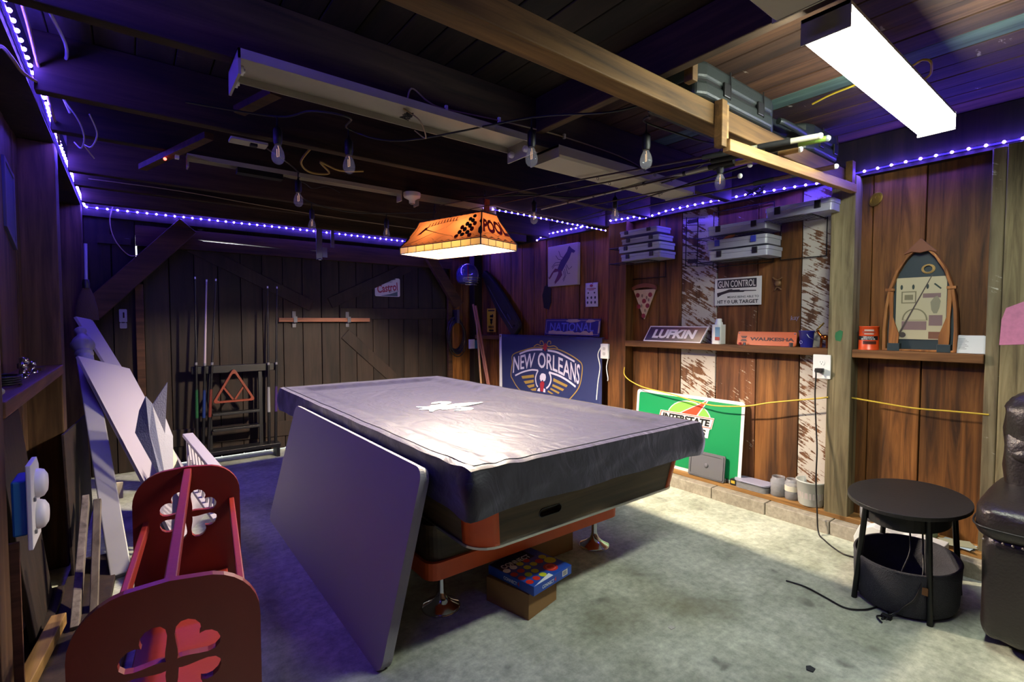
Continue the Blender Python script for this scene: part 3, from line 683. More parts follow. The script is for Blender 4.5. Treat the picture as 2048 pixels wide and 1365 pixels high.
for k in range(4):
    a_, b_ = k, (k + 1) % 4
    mb = MB(); mb.add([R4[0][a_], R4[0][b_], R4[1][b_], R4[1][a_]], [(0, 1, 2, 3)]); mb.build('rim_panel', S_YE, lp, world=False)
    mb = MB(); vs = [r[i] for r in R4[1:] for i in (a_, b_)]
    mb.add(vs, [(2 * i, 2 * i + 1, 2 * i + 3, 2 * i + 2) for i in range(len(R4) - 2)], True); pan = mb.build('shade_panel', S_OR, lp, world=False)
    MB().tube([r[a_] for r in R4], .005, 6).build('came', LEAD, lp, world=False)
    MB().tube([R4[0][a_], R4[0][b_]], .003, 6).build('came', LEAD, lp, world=False)
    MB().tube([R4[1][a_], R4[1][b_]], .003, 6).build('came', LEAD, lp, world=False)
    MB().tube([R4[-1][a_] + (R4[-1][b_] - R4[-1][a_]) * i / 40 + Vector((0, 0, .006 * abs(math.sin(i * .9)))) for i in range(41)], .004, 6).build('came', LEAD, lp, world=False)
    nb = 7 if k in (0, 2) else 9
    nb = 5 if k in (0, 2) else 9
    for i in range(1, nb): t = i / nb; MB().tube([R4[0][a_].lerp(R4[0][b_], t), R4[1][a_].lerp(R4[1][b_], t)], .0022, 5).build('rim_came', LEAD, lp, world=False)
    # pictures on a slope: u along the panel, h from rim (0) to top (1)
    def SP(u, h, o=.004):
        h_ = h * (len(R4) - 2); i = min(int(h_), len(R4) - 3); f = h_ - i
        A = R4[1 + i][a_].lerp(R4[2 + i][a_], f); B = R4[1 + i][b_].lerp(R4[2 + i][b_], f)
        n_ = (B - A).cross(R4[2 + i][a_] - R4[1 + i][a_]).normalized()
        return A.lerp(B, u) + n_ * o
    def shape(name, polys, m, o=.003):
        mb = MB()
        for p in polys:
            pv = []
            for i in range(len(p)):
                c, d = p[i], p[(i + 1) % len(p)]
                for s_ in range(2): pv.append((c[0] + (d[0] - c[0]) * s_ / 2, c[1] + (d[1] - c[1]) * s_ / 2))
            tri = tessellate_polygon([[Vector((x, y, 0)) for x, y in pv]]); mb.add([SP(x, y, o) for x, y in pv], [tuple(t) for t in tri])
        mb.build(name, m, lp, world=False)
    leaf = [band([(i / 12 + .004, .02), (i / 12 + .04, .07), (i / 12 + .08, .02)], [.004, .03, .004]) for i in range(12)] if k in (1, 3) else [band([(i / 5 + .01, .02), (i / 5 + .1, .08), (i / 5 + .19, .02)], [.01, .05, .01]) for i in range(5)]
    shape('green_leaf', leaf, S_GRN)
    shape('green_leaf', [[(0, .1), (.03, .2), (.03, .35), (0, .45)], [(0, .5), (.025, .6), (0, .7)], [(1, .1), (.97, .2), (.97, .35), (1, .45)], [(1, .5), (.975, .6), (1, .7)]], S_GRN, .0035)
    if k in (1, 3):
        fu = (lambda u: u) if k == 1 else (lambda u: u)
        shape('cue_picture', [band([(.06, .08), (.3, .36), (.5, .56)], [.022, .012, .006])], S_RED)
        shape('cue_picture', [band([(.66, .2), (.4, .42), (.2, .6)], [.006, .012, .026])], LEAD, .0034)
        shape('cue_butt', [[(.12, .4), (.17, .44), (.24, .66), (.19, .68)]], S_RED, .004)
        for i, (u_, h_) in enumerate(((.68, .16), (.71, .3), (.75, .2), (.73, .46), (.77, .38), (.81, .26), (.84, .14), (.79, .56), (.83, .48), (.86, .36), (.82, .74), (.86, .66), (.89, .54), (.88, .84))):
            shape('billiard_ball', [circ(.027, 12, u_ + .03, h_, .082)], S_GRN if i % 3 else S_RED, .004 + .0006 * (i % 2))
        for i in range(10): shape('scroll_letter', [band([(.22 + i * .046, .66 + .1 * math.sin(i / 9 * PI * .6)), (.235 + i * .046, .82 + .1 * math.sin(i / 9 * PI * .6))], .014), band([(.222 + i * .046, .68 + .1 * math.sin(i / 9 * PI * .6)), (.25 + i * .046, .7 + .1 * math.sin(i / 9 * PI * .6))], .02)], S_RED, .004)
        shape('came_arc', [band(arc(.32 + .25 * i, .05, .11, 20, 160, 8, .22), .005) for i in range(3)] + [band([(.02, .3), (.06, .5), (.05, .8)], .005), band([(.52, .55), (.6, .75), (.8, .86)], .005)], LEAD)
    else:
        me = text(lp, 'POOL', S_RED, 0, 0, 1, 1, 0, 0, .05)
        for v in me.data.vertices:
            u, h = .5 + v.co.x * .9, .47 + v.co.y * .46
            v.co = SP(u, h, .004)
        shape('came_arc', [band(arc(.27, .78, .2, 200, 340, 8, .13), .012), band(arc(.73, .78, .2, 200, 340, 8, .13), .012), band(arc(.3, .08, .22, 20, 160, 8, .16), .012), band(arc(.7, .08, .22, 20, 160, 8, .16), .012)], LEAD)
for sy in (-1, 1):
    MB().ball((0, sy * l2 * .42, .12), .04, 12).build('bulb', mat('bulb_warm', (255, 240, 210), .3, emit=(1, .84, .64), es=LAMP_L), lp, world=False)
    MB().lathe([(.018, .155), (.018, .2), (.012, .21)], 12, Matrix.Translation((0, sy * l2 * .42, 0))).build('socket', BRASS, lp, world=False)
MB().box((-tw, -tl, th - .004), (tw, tl, th)).build('top_plate', LEAD, lp, world=False)
for sy in (-1, 1):
    top = parent_world(lp) @ Vector((0, sy * tl * .8, th)); n = 16; ch = MB()
    hk = Vector((top.x + .02, top.y, 2.25)); L_ = (hk - top).length; n = int(L_ / .026)
    for i in range(n):
        c = top.lerp(hk, (i + .5) / n); a_ = Vector((1, 0, 0)) if i % 2 else Vector((0, 1, 0))
        ch.tube([c + a_ * (.008 * math.cos(t)) + Vector((0, 0, .016 * math.sin(t))) for t in [2 * PI * j / 10 for j in range(10)]], .0022, 5, closed=True)
    ch.build('chain', BLACKM, lp)
# ------------------------------------------------------------------ lit tube light and the unlit fixtures
M_TUBE = mat('tube_diffuser_lit', (240, 245, 240), .4, emit=(.93, 1.0, .86), es=TUBE_L)
DIFF = mat('diffuser_unlit', (168, 160, 150), .5)
def wrap(name, label, x0, x1, y0, y1, z0, z1, dm, grp=None):
    t = thing(name, label, 'ceiling light', ((x0 + x1) / 2, (y0 + y1) / 2, z0), None, grp)
    MB().box((x0, y0, z1 - .012), (x1, y1, z1)).build('housing', WHITEM, t)
    MB().prism([(-(y1 - y0) / 2, z1 - .012), (-(y1 - y0) / 2, z0 + .012), (-(y1 - y0) / 2 + .012, z0), ((y1 - y0) / 2 - .012, z0), ((y1 - y0) / 2, z0 + .012), ((y1 - y0) / 2, z1 - .012)], x0 + .006, x1 - .006, frame((0, (y0 + y1) / 2, 0), (0, 1, 0), (0, 0, 1))).build('diffuser', dm, t)
    for x in (x0, x1 - .006): MB().box((x, y0 - .002, z0 - .002), (x + .006, y1 + .002, z1)).build('end_cap', WHITEM, t)
    return t
p = AZ(1612, 88, 2.2); 
wrap('tube_light', 'glowing white tube light fixture over the right side of the room', 1.655, 2.905, .555, .685, 2.2, 2.275, M_TUBE)
e = AZ(1547, 47, 2.225)
wrap('tube_light', 'unlit white fixture at the top edge of the picture beside the glowing one', e.x - 1.22, e.x, e.y - .14, e.y, 2.225, 2.29, DIFF)
wrap('tube_light', 'unlit boxy white fixture glowing violet at the right end of its joist', 1.745, 2.97, 1.87, 2.09, 2.19, 2.25, DIFF)
def batten(label, x0, x1, yc, w, z0, z1, hold=True, open_=True):
    t = thing('batten_light', label, 'ceiling light', ((x0 + x1) / 2, yc, z0), None, 'bare fluorescent battens without tubes')
    h = z1 - z0
    MB().prism([(-w / 2, h), (-w / 2, .5 * h), (-w / 2 + .004, .5 * h), (-w / 2 + .004, h - .006), (w / 2 - .004, h - .006), (w / 2 - .004, .5 * h), (w / 2, .5 * h), (w / 2, h)], x0, x1, frame((0, yc, z0), (0, 1, 0), (0, 0, 1))).build('channel', WHITEM, t)
    for x, s_ in ((x0, 1), (x1, -1)):
        MB().box((min(x, x + s_ * .008), yc - w / 2, z0 - .02), (max(x, x + s_ * .008), yc + w / 2, z1)).build('end_plate', WHITEM, t)
        if hold:
            for dy in (-.28, .28): MB().lathe([(.016, 0), (.016, .014), (.007, .016), (.007, .02)], 12, Matrix.Translation((x + s_ * .008, yc + dy * w, z0 + .012)) @ Matrix.Rotation(s_ * PI / 2, 4, 'Y')).build('lampholder', WHITE, t)
    return t
t = batten('empty white tube fixture slung under a joist at upper left', .3, 1.57, 1.96, .2, 2.185, 2.25)
a = t.location
MB().tube([(.95 + .02 * math.sin(i * 1.9), 1.96 + .03 * math.cos(i * 1.3), 2.222 - .006 * math.sin(i)) for i in range(24)], .002, 5).build('loose_wire', BLACK, t)
MB().tube(catm([(.92, 1.93, 2.235), (.98, 1.9, 2.19), (1.06, 2.0, 2.165), (1.02, 2.03, 2.2)], 5), .003, 5).build('loose_wire', BEIGE, t)
t = batten('narrow empty tube fixture with dangling wires left of the pool lamp', .26, 1.5, 3.215, .07, 2.2, 2.25, False)
MB().box((.5, 3.185, 2.195), (.74, 3.245, 2.225)).build('ballast', BLACK, t)
MB().tube(catm([(.74, 3.2, 2.215), (.85, 3.17, 2.19), (.92, 3.23, 2.18), (1.0, 3.2, 2.2), (1.08, 3.19, 2.17)], 5), .002, 5).build('loose_wire', BLACK, t)
batten('short white tube fixture directly behind the pool lamp chains', 1.62, 2.3, 3.215, .07, 2.185, 2.25, False)
# ------------------------------------------------------------------ string bulbs
GLASS, _nt, _b = nt_new('bulb_glass'); _b.inputs['Base Color'].default_value = (.9, .9, .95, 1); _b.inputs['Roughness'].default_value = .03; _b.inputs['Alpha'].default_value = .14; _b.inputs['Specular IOR Level'].default_value = 1.0
FIL = mat('filament', (220, 170, 110), .4, emit=(1, .6, .3), es=.6)
RUB = mat('socket_rubber', (16, 18, 20), .5)
sb = thing('string_bulb', 'x', 'light bulb', (0, 0, 0), None, 'clear bulbs of the string light')
MB().lathe([(.003, -.012), (.014, -.022), (.024, -.045), (.028, -.065), (.026, -.082), (.018, -.095), (.008, -.101), (.0, -.102)][::-1], 16, None).build('glass', GLASS, sb, world=False)
MB().lathe([(.015, -.016), (.019, .0), (.019, .045), (.015, .055), (.007, .06), (.0035, .075), (.0035, .11)], 14, None).build('socket', RUB, sb, world=False)
MB().tube([(0, 0, -.02), (.004, 0, -.035), (.004, 0, -.065), (-.004, 0, -.07), (-.004, 0, -.035)], .0013, 5).build('filament', FIL, sb, world=False)
bl = [((556, 310), 'string bulb hanging left of the empty upper fixture'), ((698, 330), 'string bulb hanging under the middle of the upper empty fixture'),
      ((597, 400), 'string bulb hanging below the narrow dangling-wire fixture'), ((1063, 315), 'string bulb touching the right end of the empty upper fixture'),
      ((1292, 320), 'string bulb hanging from the big wooden beam'), ((1440, 365), 'string bulb below the fishing rod hanger'),
      ((1230, 430), 'string bulb beneath the white fishing rod near the right wall'), ((1068, 437), 'small string bulb right of the pool lamp beside the pale led strip'),
      ((624, 450), 'string bulb above the led strip beside the hanging steel bracket'), ((773, 467), 'string bulb above the led strip just left of the pool lamp')]
BP = []
for i, ((a, b), lab) in enumerate(bl):
    P = AZ(a, b, 2.08) + Vector((0, 0, .06)); BP.append(P)
    if i == 0: sb.location = P; sb['label'] = lab; first = sb
    else: cpy(sb, P, None, lab)
tops = [p + Vector((0, 0, .105)) for p in BP]
def cab(label, pts, name='light_cable', r=.0045, m=None, n=6, cat='cable', grp=None):
    return solo(MB().tube(catm(pts, n), r, 6), name, m or RUB, label, cat, group=grp)
cab('black string light cable along the upper left joists', [(.2, 2.45, 2.25), tops[0], (.6, 2.1, 2.2), (.72, 2.0, 2.17), tops[1], (1.0, 2.1, 2.17), tops[3] + Vector((0, 0, .01)), (1.6, 1.4, 2.22), (1.75, 1.27, 2.27)])
cab('black string light cable under the big beam', [(1.7, 1.28, 2.19), tops[4], (2.1, 1.33, 2.2), tops[5], (2.6, 1.8, 2.2), tops[6], (2.5, 2.5, 2.22), tops[7], (1.9, 3.0, 2.23)])
cab('black string light cable over the barn door end', [(.55, 2.8, 2.25), tops[2], (.9, 3.5, 2.22), tops[8], (1.4, 3.93, 2.22), tops[9], (2.0, 3.6, 2.24)])
cab('beige wire stapled along the joist of the upper fixtures', [(.94, 1.94, 2.25), (.96, 1.935, 2.33), (1.04, 1.94, 2.3), (1.12, 1.94, 2.29), (1.4, 1.94, 2.31), (1.8, 1.94, 2.33), (2.3, 1.94, 2.32), (2.55, 1.94, 2.28), (2.6, 1.94, 2.26)], 'wire', .004, BEIGE)
for k_, x in enumerate((1.13, 1.42, 1.85)):
    solo(MB().box((x - .006, 1.933, 2.282 + .02 * k_), (x + .006, 1.945, 2.306 + .02 * k_)), 'cable_staple', WHITE, 'white staple on the beige joist wire, ' + ('leftmost', 'middle', 'rightmost')[k_] + ' of three', 'staple', group='staples on the joist wire')
cab('thin beige wire along the far left joist near the barn door', [(-.2, 4.36, 2.3), (.3, 4.36, 2.3), (.9, 4.36, 2.27), (1.5, 4.36, 2.25), (2.2, 4.36, 2.24)], 'wire', .003, BEIGE)
cab('yellow wire coil poking through the joists', [(.78, 2.76, 2.27), (.74, 2.8, 2.2), (.8, 2.85, 2.17), (.9, 2.84, 2.18), (.84, 2.8, 2.22), (.95, 2.82, 2.2), (1.1, 2.85, 2.23)], 'wire', .006, mat('old_yellow_wire', (150, 122, 52), .6))
cab('yellow cable crossing the ceiling beside the lit tube light', [AZ(1625, 208, 2.46), AZ(1660, 190, 2.46), AZ(1700, 174, 2.46), AZ(1730, 160, 2.465)], 'wire', .005, YELLOW)
cab('yellow cable looping off the right side of the lit tube light', [AZ(1755, 85, 2.46), AZ(1790, 110, 2.455), AZ(1818, 133, 2.44), AZ(1845, 120, 2.43), AZ(1862, 125, 2.42), AZ(1860, 150, 2.41), AZ(1838, 163, 2.4)], 'wire', .005, YELLOW)
cab('looping blue-lit wires beside the left led strip, upper bundle', [(-.2, 1.95, 2.42), (-.2, 2.3, 2.42), (-.17, 2.6, 2.4), (-.22, 2.9, 2.38), (-.2, 3.1, 2.32)], 'wire', .006, mat('pale_wire', (170, 165, 190), .45))
cab('thin wire loop under the left end of the second joist', [(-.2, 2.9, 2.3), (-.16, 2.95, 2.24), (-.15, 3.05, 2.2), (-.17, 3.2, 2.19), (-.2, 3.3, 2.24)], 'wire', .003, MATS['pale_wire'])
cab('second thin wire loop beside the left led strip', [(-.12, 2.85, 2.25), (-.1, 2.95, 2.2), (-.13, 3.15, 2.19), (-.16, 3.25, 2.22), (-.13, 3.4, 2.2)], 'wire', .003, MATS['pale_wire'])
cab('purple lit cable running just inside the left led strip', [(-.25, 1.9, 2.38), (-.25, 2.3, 2.36), (-.26, 2.7, 2.34), (-.26, 3.2, 2.29), (-.27, 3.5, 2.27)], 'wire', .006, mat('mauve_wire', (150, 120, 150), .5))
cab('brown cable drooping down the left edge of the picture', [(-.26, 2.72, 2.29), (-.29, 2.55, 2.26), (-.3, 2.4, 2.25), (-.3, 2.2, 2.2), (-.3, 2.08, 2.1)], 'wire', .006, BEIGE)
cab('beige wire drooping beside the left end of the barn door led strip', [(-.1, 5.47, 2.33), (-.12, 5.47, 2.2), (-.09, 5.48, 2.05), (.0, 5.49, 1.93), (.08, 5.49, 1.94)], 'wire', .004, BEIGE)
# ------------------------------------------------------------------ things on the joists
j = AZ(497, 288, 2.2)
jp = thing('junction_plate', 'cream switch plate hanging flat under a joist', 'plate', j)
MB().prism([rrect(.16, .075, .006), rrect(.03, .03, .005, 4, .02, -.01)], 0, .01).build('plate', WHITEM, jp, world=False)
MB().box((.005, -.025, -.012), (.035, .005, 0)).build('switch', BLACK, jp, world=False)
c = AZ(824, 398, 2.21)
lh = thing('lampholder', 'round white ceramic lampholder left of the pool lamp', 'lampholder', (c.x, c.y, 2.2))
MB().lathe([(.02, -.022), (.022, 0), (.055, .018), (.06, .03), (.06, .05)], 24).build('base', WHITE, lh, world=False)
MB().lathe([(.012, -.03), (.016, -.022)], 16).build('screw_shell', STEEL, lh, world=False)
rb = thing('brace_stick', 'red-brown diagonal stick with a tiny red light crossing the left joists', 'stick', AZ(285, 332, 2.24))
A, B = AZ(285, 335, 2.232), AZ(418, 272, 2.232)
MB().bar(A, B, .04, .03).build('stick', W_BRACE, rb)
MB().ball(AZ(330, 318, 2.205), .008, 8).build('indicator', mat('red_indicator', (255, 40, 30), .3, emit=(1, .06, .04), es=12), rb)
MB().cbox(AZ(354, 314, 2.21), (.018, .03, .02)).build('plug', WHITE, rb)
solo(MB().bar(AZ(478, 222, 2.3), AZ(552, 184, 2.3), .05, .03), 'brace_stick', W_BRACE, 'short red-brown stick behind the left end of the upper fixture', 'stick')
o = thing('hanger_board', 'short orange-brown board hanging behind the top of the pool lamp', 'board', (AY(975, 380, 3.12).x, 3.13, 2.12))
MB().box((-.02, -.012, 0), (.02, .012, .16)).build('board', mat('orange_brown', (150, 74, 32), .6, var=.1), o, world=False, bevel=.002)
MB().tube(catm([(.03, -.014, .01), (.03, -.014, .1), (.05, -.014, .12), (.3, 0, .11), (.6, 0, .1), (.68, 0, .08)], 5), .004, 6).build('wire', BEIGE, o, world=False)
# hanger frame for the fishing rods
hg = thing('rod_hanger', 'bare wooden rail hung in front of the big beam holding fishing rods', 'rack', (2.75, 1.14, 2.1))
RA, RB = Vector((2.03, 1.13, 2.1)), Vector((3.5, 1.13, 2.155))
MB().bar(RA, RB, .035, .05).build('rail', wood('hanger_wood', (110, 80, 44), (158, 120, 72), (180, 144, 94), 'X', .6, .02), hg, bevel=.003)
MB().box((1.985, 1.125, 2.09), (2.025, 1.163, 2.285)).build('upright', W_BEAM, hg, bevel=.003)
MB().box((2.026, 1.142, 2.14), (2.07, 1.163, 2.285)).build('spacer', MATS['hanger_wood'], hg, bevel=.003)
MB().box((3.46, 1.125, 2.17), (3.51, 1.163, 2.32)).build('upright', W_BEAM, hg, bevel=.003)
# fishing rods
GRIP = mat('grip_foam', (22, 22, 24), .8); CREAM = mat('rod_cream', (188, 186, 160), .4); LIME = mat('rod_lime', (126, 158, 66), .35); TAN = mat('rod_tan', (150, 116, 72), .5); MAROON = mat('rod_maroon', (52, 30, 34), .3)
def rod(label, a, b, m, tip=.0025, grp='fishing rods on the hanger', cap=WHITE, guides=5, grips=True):
    a, b = Vector(a), Vector(b); d = b - a; t = thing('fishing_rod', label, 'fishing rod', a, None, grp)
    if grips:
        MB().tube([a, a + d * .05], .013, 10).build('butt', m, t)
        MB().tube([a + d * .05, a + d * .11], .014, 10).build('grip', GRIP, t)
        MB().tube([a + d * .11, a + d * .16], .012, 10).build('reel_seat', m, t)
        MB().tube([a + d * .16, a + d * .22], .013, 10).build('grip', GRIP, t)
        s0 = .22
    else: s0 = 0
    MB().tube([a + d * s0, b], [.0065, tip], 8).build('blank', m if not grips else MAROON, t)
    MB().ball(a, .0145, 8).build('butt_cap', cap, t)
    for i in range(guides):
        c = a.lerp(b, .35 + .6 * i / guides) - Vector((0, 0, .012)); MB().tube([c + Vector((.008 * math.cos(x), 0, .008 * math.sin(x))) for x in [2 * PI * k / 8 for k in range(8)]], .0015, 4, closed=True).build('guide', BLACKM, t)
    return t
rod('cream fishing rod with black grips lying topmost on the hanger rail', AZ(1640, 272, 2.176), (1.75, 3.1, 2.17), CREAM, cap=CREAM)
rod('lime green fishing rod lying on the hanger rail', AZ(1655, 277, 2.173), (1.95, 3.15, 2.165), LIME, cap=mat('cap_grey', (120, 124, 128), .4))
rod('tan fishing rod poking past the hanger rail', AZ(1600, 299, 2.168), (2.3, 2.9, 2.16), TAN)
rod('fishing rod with a white butt cap at the right end of the hanger rail', AZ(1672, 333, 2.174), (2.9, 3.0, 2.17), MAROON)
A, B = AZ(1418, 335, 2.17), AZ(1083, 419, 2.2)
w = thing('fishing_rod', 'long white fishing rod hanging below the joists, right of the pool lamp', 'fishing rod', A, None, 'fishing rods on the hanger')
MB().tube([A, B], [.012, .005], 8).build('blank', WHITEM, w)
for f in (.1, .3, .42, .6, .78): MB().tube([A.lerp(B, f), A.lerp(B, f + .012)], .014 - f * .008, 8).build('binding', BLACK, w)
MB().tube([A, A + (A - B) * .1], .014, 8).build('grip', GRIP, w)
rod('dark slender fishing rod strung just below the white one', AZ(1480, 352, 2.15), AZ(1110, 425, 2.17), MAROON, grips=False, guides=4)
rod('thin dark fishing rod reaching over the violet fixture', AZ(1500, 330, 2.19), AZ(1100, 455, 2.13), BLACK, grips=False, guides=4)
# hard gun case lying on the beam
gc = thing('hard_case', 'long black plastic gun case lying on top of the big beam', 'case', (2.62, 1.3, 2.283))
CASE = mat('case_plastic', (30, 36, 35), .42, bump=.15, bs=300)
X0, X1 = 1.86, 3.36
def cprof(z):  # plan outline of the case at mid height (x, y of the front edge)
    return None
front = [(X0, .02), (X0 + .05, 0), (X0 + .62, 0), (X0 + .7, .03), (X0 + .74, .09), (X0 + .86, .1), (X0 + 1.0, .09), (X0 + 1.06, .02), (X0 + 1.12, 0), (X1 - .06, .0), (X1, .05)]
def shell(z0, z1, ins):
    f = [(x + (ins if x < X0 + .1 else (-ins if x > X1 - .1 else 0)), 1.152 + y + ins) for x, y in front]
    b_ = [(X1 - ins, 1.42 - ins), (X0 + ins, 1.42 - ins)]
    return f + b_
for z0, z1, nm in ((2.283, 2.35, 'lower_shell'), (2.354, 2.43, 'upper_shell')):
    MB().prism(shell(z0, z1, .0 if nm == 'lower_shell' else .002), z0, z1).build(nm, CASE, gc, bevel=.018, seg=3)
MB().prism(shell(0, 0, .008), 2.345, 2.36).build('seam', BLACK, gc)
for x in (X0 + .2, X0 + .5, X1 - .3, X1 - .1):
    MB().cbox((x, 1.15, 2.345), (.05, .012, .06)).build('latch', BLACK, gc, bevel=.004)
    MB().tube([(x + .028, 1.15, 2.43), (x + .03, 1.147, 2.37), (x + .027, 1.147, 2.31)], .003, 5).build('strap', BLACK, gc)
MB().tube(catm([(X0 + .73, 1.17, 2.352), (X0 + .78, 1.162, 2.352), (X0 + .98, 1.162, 2.352), (X0 + 1.03, 1.17, 2.352)], 5), .016, 8).build('handle', CASE, gc)
hd = AZ(1890, 272, 2.44)
solo(MB().cbox(hd, (.1, .07, .02)), 'ceiling_box', WHITEM, 'small pale box fixed to the ceiling past the end of the lit tube light', 'box', bevel=.004)
# ------------------------------------------------------------------ left side: boards leaning, shelf finds, outlet
def slab(name, label, cat, A, B, C, th, m, ext=None, bevel=.002):
    """rectangular board from bottom corner A to top corner B, width towards C"""
    A, B, C = Vector(A), Vector(B), Vector(C); v = (B - A); h = v.length; v.normalize(); u = C - B; u -= v * u.dot(v); w = u.length; u.normalize()
    F = frame(A, u, v); t = thing(name, label, cat, A, F.to_3x3())
    MB().box((0, 0, -th), (w, h, 0)).build('board', m, t, world=False, bevel=bevel)
    return t
MELA = mat('white_melamine', (150, 144, 156), .45, bump=.04, bs=200)
s1 = slab('shelf_board', 'wide white melamine board leaning on the left wall behind the red rack', 'board', AZ(356, 1092, 0), AX(156, 712, -.27), AY(228, 679, 4.7), .018, MELA)
MB().box((0, -.0, -.0185), (.002, 1.2, -.0005)).build('edge_band', mat('edge_band', (150, 140, 140), .5), s1, world=False)
slab('shelf_board', 'narrow white board leaning highest of the pale boards in the left corner', 'board', AZ(372, 985, 0), AX(152, 633, -.335), AY(182, 635, 5.3), .02, MELA)
NW = mat('newel_white', (126, 126, 126), .4, var=.06)
tp, bt = AX(160, 658, -.282), AZ(243, 1155, 0)
ax = (tp - bt); nl = ax.length; ax.normalize(); ux = Vector((1, 0, 0)); ux -= ax * ux.dot(ax); ux.normalize(); vx = ax.cross(ux)
nw = thing('newel_post', 'white turned newel post with finial leaning against the left wall', 'post', bt, Matrix((ux, vx, ax)).transposed())
MB().box((-.045, -.045, .0), (.045, .045, nl - .3)).build('shaft', NW, nw, world=False, bevel=.005)
MB().lathe([(.044, nl - .3), (.044, nl - .27), (.036, nl - .262), (.05, nl - .25), (.05, nl - .235), (.036, nl - .225), (.044, nl - .215), (.066, nl - .17), (.066, nl - .15), (.05, nl - .11), (.026, nl - .075), (.022, nl - .055), (.034, nl - .03), (.034, nl - .015), (.022, nl), (.0, nl + .004)], 24).build('finial', NW, nw, world=False)
# folded sheets of grey foam board
FO = mat('foam_sheet', (128, 128, 140), .7, bump=.3, bs=120)
def sheet(name, label, pts, m):
    P = [AD(*p) for p in pts]; c = sum(P, Vector()) / len(P); t = thing(name, label, 'sheet', (c.x, c.y, min(p.z for p in P)))
    n = len(P); o = MB(); nrm = (P[1] - P[0]).cross(P[-1] - P[0]).normalized() * .004
    mid = c
    tri = [(i, (i + 1) % n, n) for i in range(n)]
    V = P + [mid]; o.add(V + [v + nrm for v in V], tri + [tuple(i + n + 1 for i in f)[::-1] for f in tri] + [(i, i + n + 1, (i + 1) % n + n + 1, (i + 1) % n) for i in range(n)])
    o.build('panel', m, t); return t
sheet('foam_sheet', 'curled grey foam sheet standing upright behind the red rack', [(334, 765, 3.05), (304, 810, 3.0), (316, 880, 2.95), (330, 960, 2.9), (346, 960, 2.95), (345, 872, 3.05), (329, 832, 3.1)], FO)
sheet('foam_sheet', 'foam flap coloured as in shade between the white board and the curled sheet', [(278, 822, 2.93), (291, 793, 2.95), (304, 808, 2.98), (328, 955, 2.88), (322, 960, 2.86), (270, 866, 2.9)], mat('foam_shaded', (84, 88, 112), .7, bump=.3, bs=120))  # inner flap of the fold, its shade put into a darker foam colour
sheet('foam_sheet', 'pale cream sheet edge beside the curled grey foam', [(345, 895, 3.1), (362, 935, 3.1), (368, 965, 3.05), (342, 965, 3.0)], mat('cream_sheet', (176, 166, 150), .7))
# white grille with chevron slots
gA, gB = AD(376, 871, 3.3), AD(432, 938, 2.9)
F = frame(gA, gB - gA, (0, .18, .98)); gl = (gB - gA).length
gr = thing('chevron_grille', 'white grille with chevron pattern leaning behind the red rack', 'grille', (gB.x, gB.y, gB.z - .2), F.to_3x3())
inv = parent_world(gr).inverted()
def gp_(p): return inv @ p
v_ = F.to_3x3() @ Vector((0, 1, 0)); n_ = F.to_3x3() @ Vector((0, 0, 1)); u_ = F.to_3x3() @ Vector((1, 0, 0))
MB().bar(gA - u_ * .01, gB + u_ * .3, .06, .022, v_).build('top_rail', MELA, gr, bevel=.003)
MB().bar(gA - v_ * .3, gA, .022, .022, u_).build('stile', MELA, gr, bevel=.003)
MB().bar(gA - v_ * .3, gB + u_ * .3 - v_ * .3, .05, .022, v_).build('bottom_rail', MELA, gr, bevel=.003)
for i in range(9):
    c = gA + u_ * (.05 + i * .075) - v_ * .15
    MB().bar(c + v_ * .14 - u_ * .06, c, .012, .018, v_).bar(c, c - v_ * .14 - u_ * .06, .012, .018, v_).build('chevron_slat', MELA, gr)
# loose lumber low on the left
LUM = wood('loose_lumber', (96, 70, 36), (146, 112, 62), (170, 136, 84), 'Y', .7, .1); LUMG = wood('grey_lumber', (70, 62, 56), (104, 96, 88), (124, 116, 106), 'Z', .75, .1)
def lum(label, a, b, w, h, m): solo(MB().bar(a, b, w, h, (1, 0, 0)), 'plank', m, label, 'plank', group='loose lumber by the left wall', bevel=.003)
lum('grey plank leaning beside the red rack, left of the newel post', AZ(150, 1275, 0) + Vector((0, 0, .02)), AX(172, 1000, -.22), .07, .03, LUMG)
lum('second grey plank leaning against the left wall nearest the newel post', AZ(188, 1235, 0) + Vector((0, 0, .02)), AX(195, 1000, -.15), .06, .03, LUMG)
lum('yellowish plank lying on the floor along the left wall', AZ(58, 1365, .085) + Vector((-.02, -.1, 0)), AZ(118, 1240, .085), .05, .05, LUM)
lum('broad dark board added under the yellowish plank to darken the floor', (-.3, 1.2, .025), (-.26, 2.5, .025), .045, .27, W_DARK)  # board added so the floor here reads as dark as in shade
slab('shade_sheet', 'dark sheet added to shade the left wall behind the newel post', 'sheet', AZ(150, 1165, 0), AX(128, 870, -.287), AX(150, 820, -.287) + Vector((.012, .6, .02)), .012, W_DARK)  # added dark sheet standing in for the shade behind the newel post
lum('dark plank lying on the floor behind the yellowish one', (-.37, 1.6, .045), (-.33, 3.2, .045), .04, .09, W_DARK)
lum('wide dark board added along the left wall to darken the floor', (-.23, 2.52, .02), (-.18, 3.58, .02), .03, .2, W_DARK)  # added dark cover for floor that should lie in shade
lum('broad dark board leaning against the left wall below the ledge', (-.33, 2.9, .02), (-.425, 2.9, .95), .5, .02, W_DARK)
lum('long flat plank on the floor beneath the leaning white boards', (-.1, 2.3, .03), (.02, 3.3, .03), .03, .06, LUMG)
solo(MB().bar(AD(236, 965, 3.0), AD(236, 998, 3.0), .05, .014, (0, 1, 0)), 'strike_plate', mat('cream_plate', (196, 184, 160), .5), 'small cream metal plate in the shadows behind the newel post', 'plate', bevel=.003)
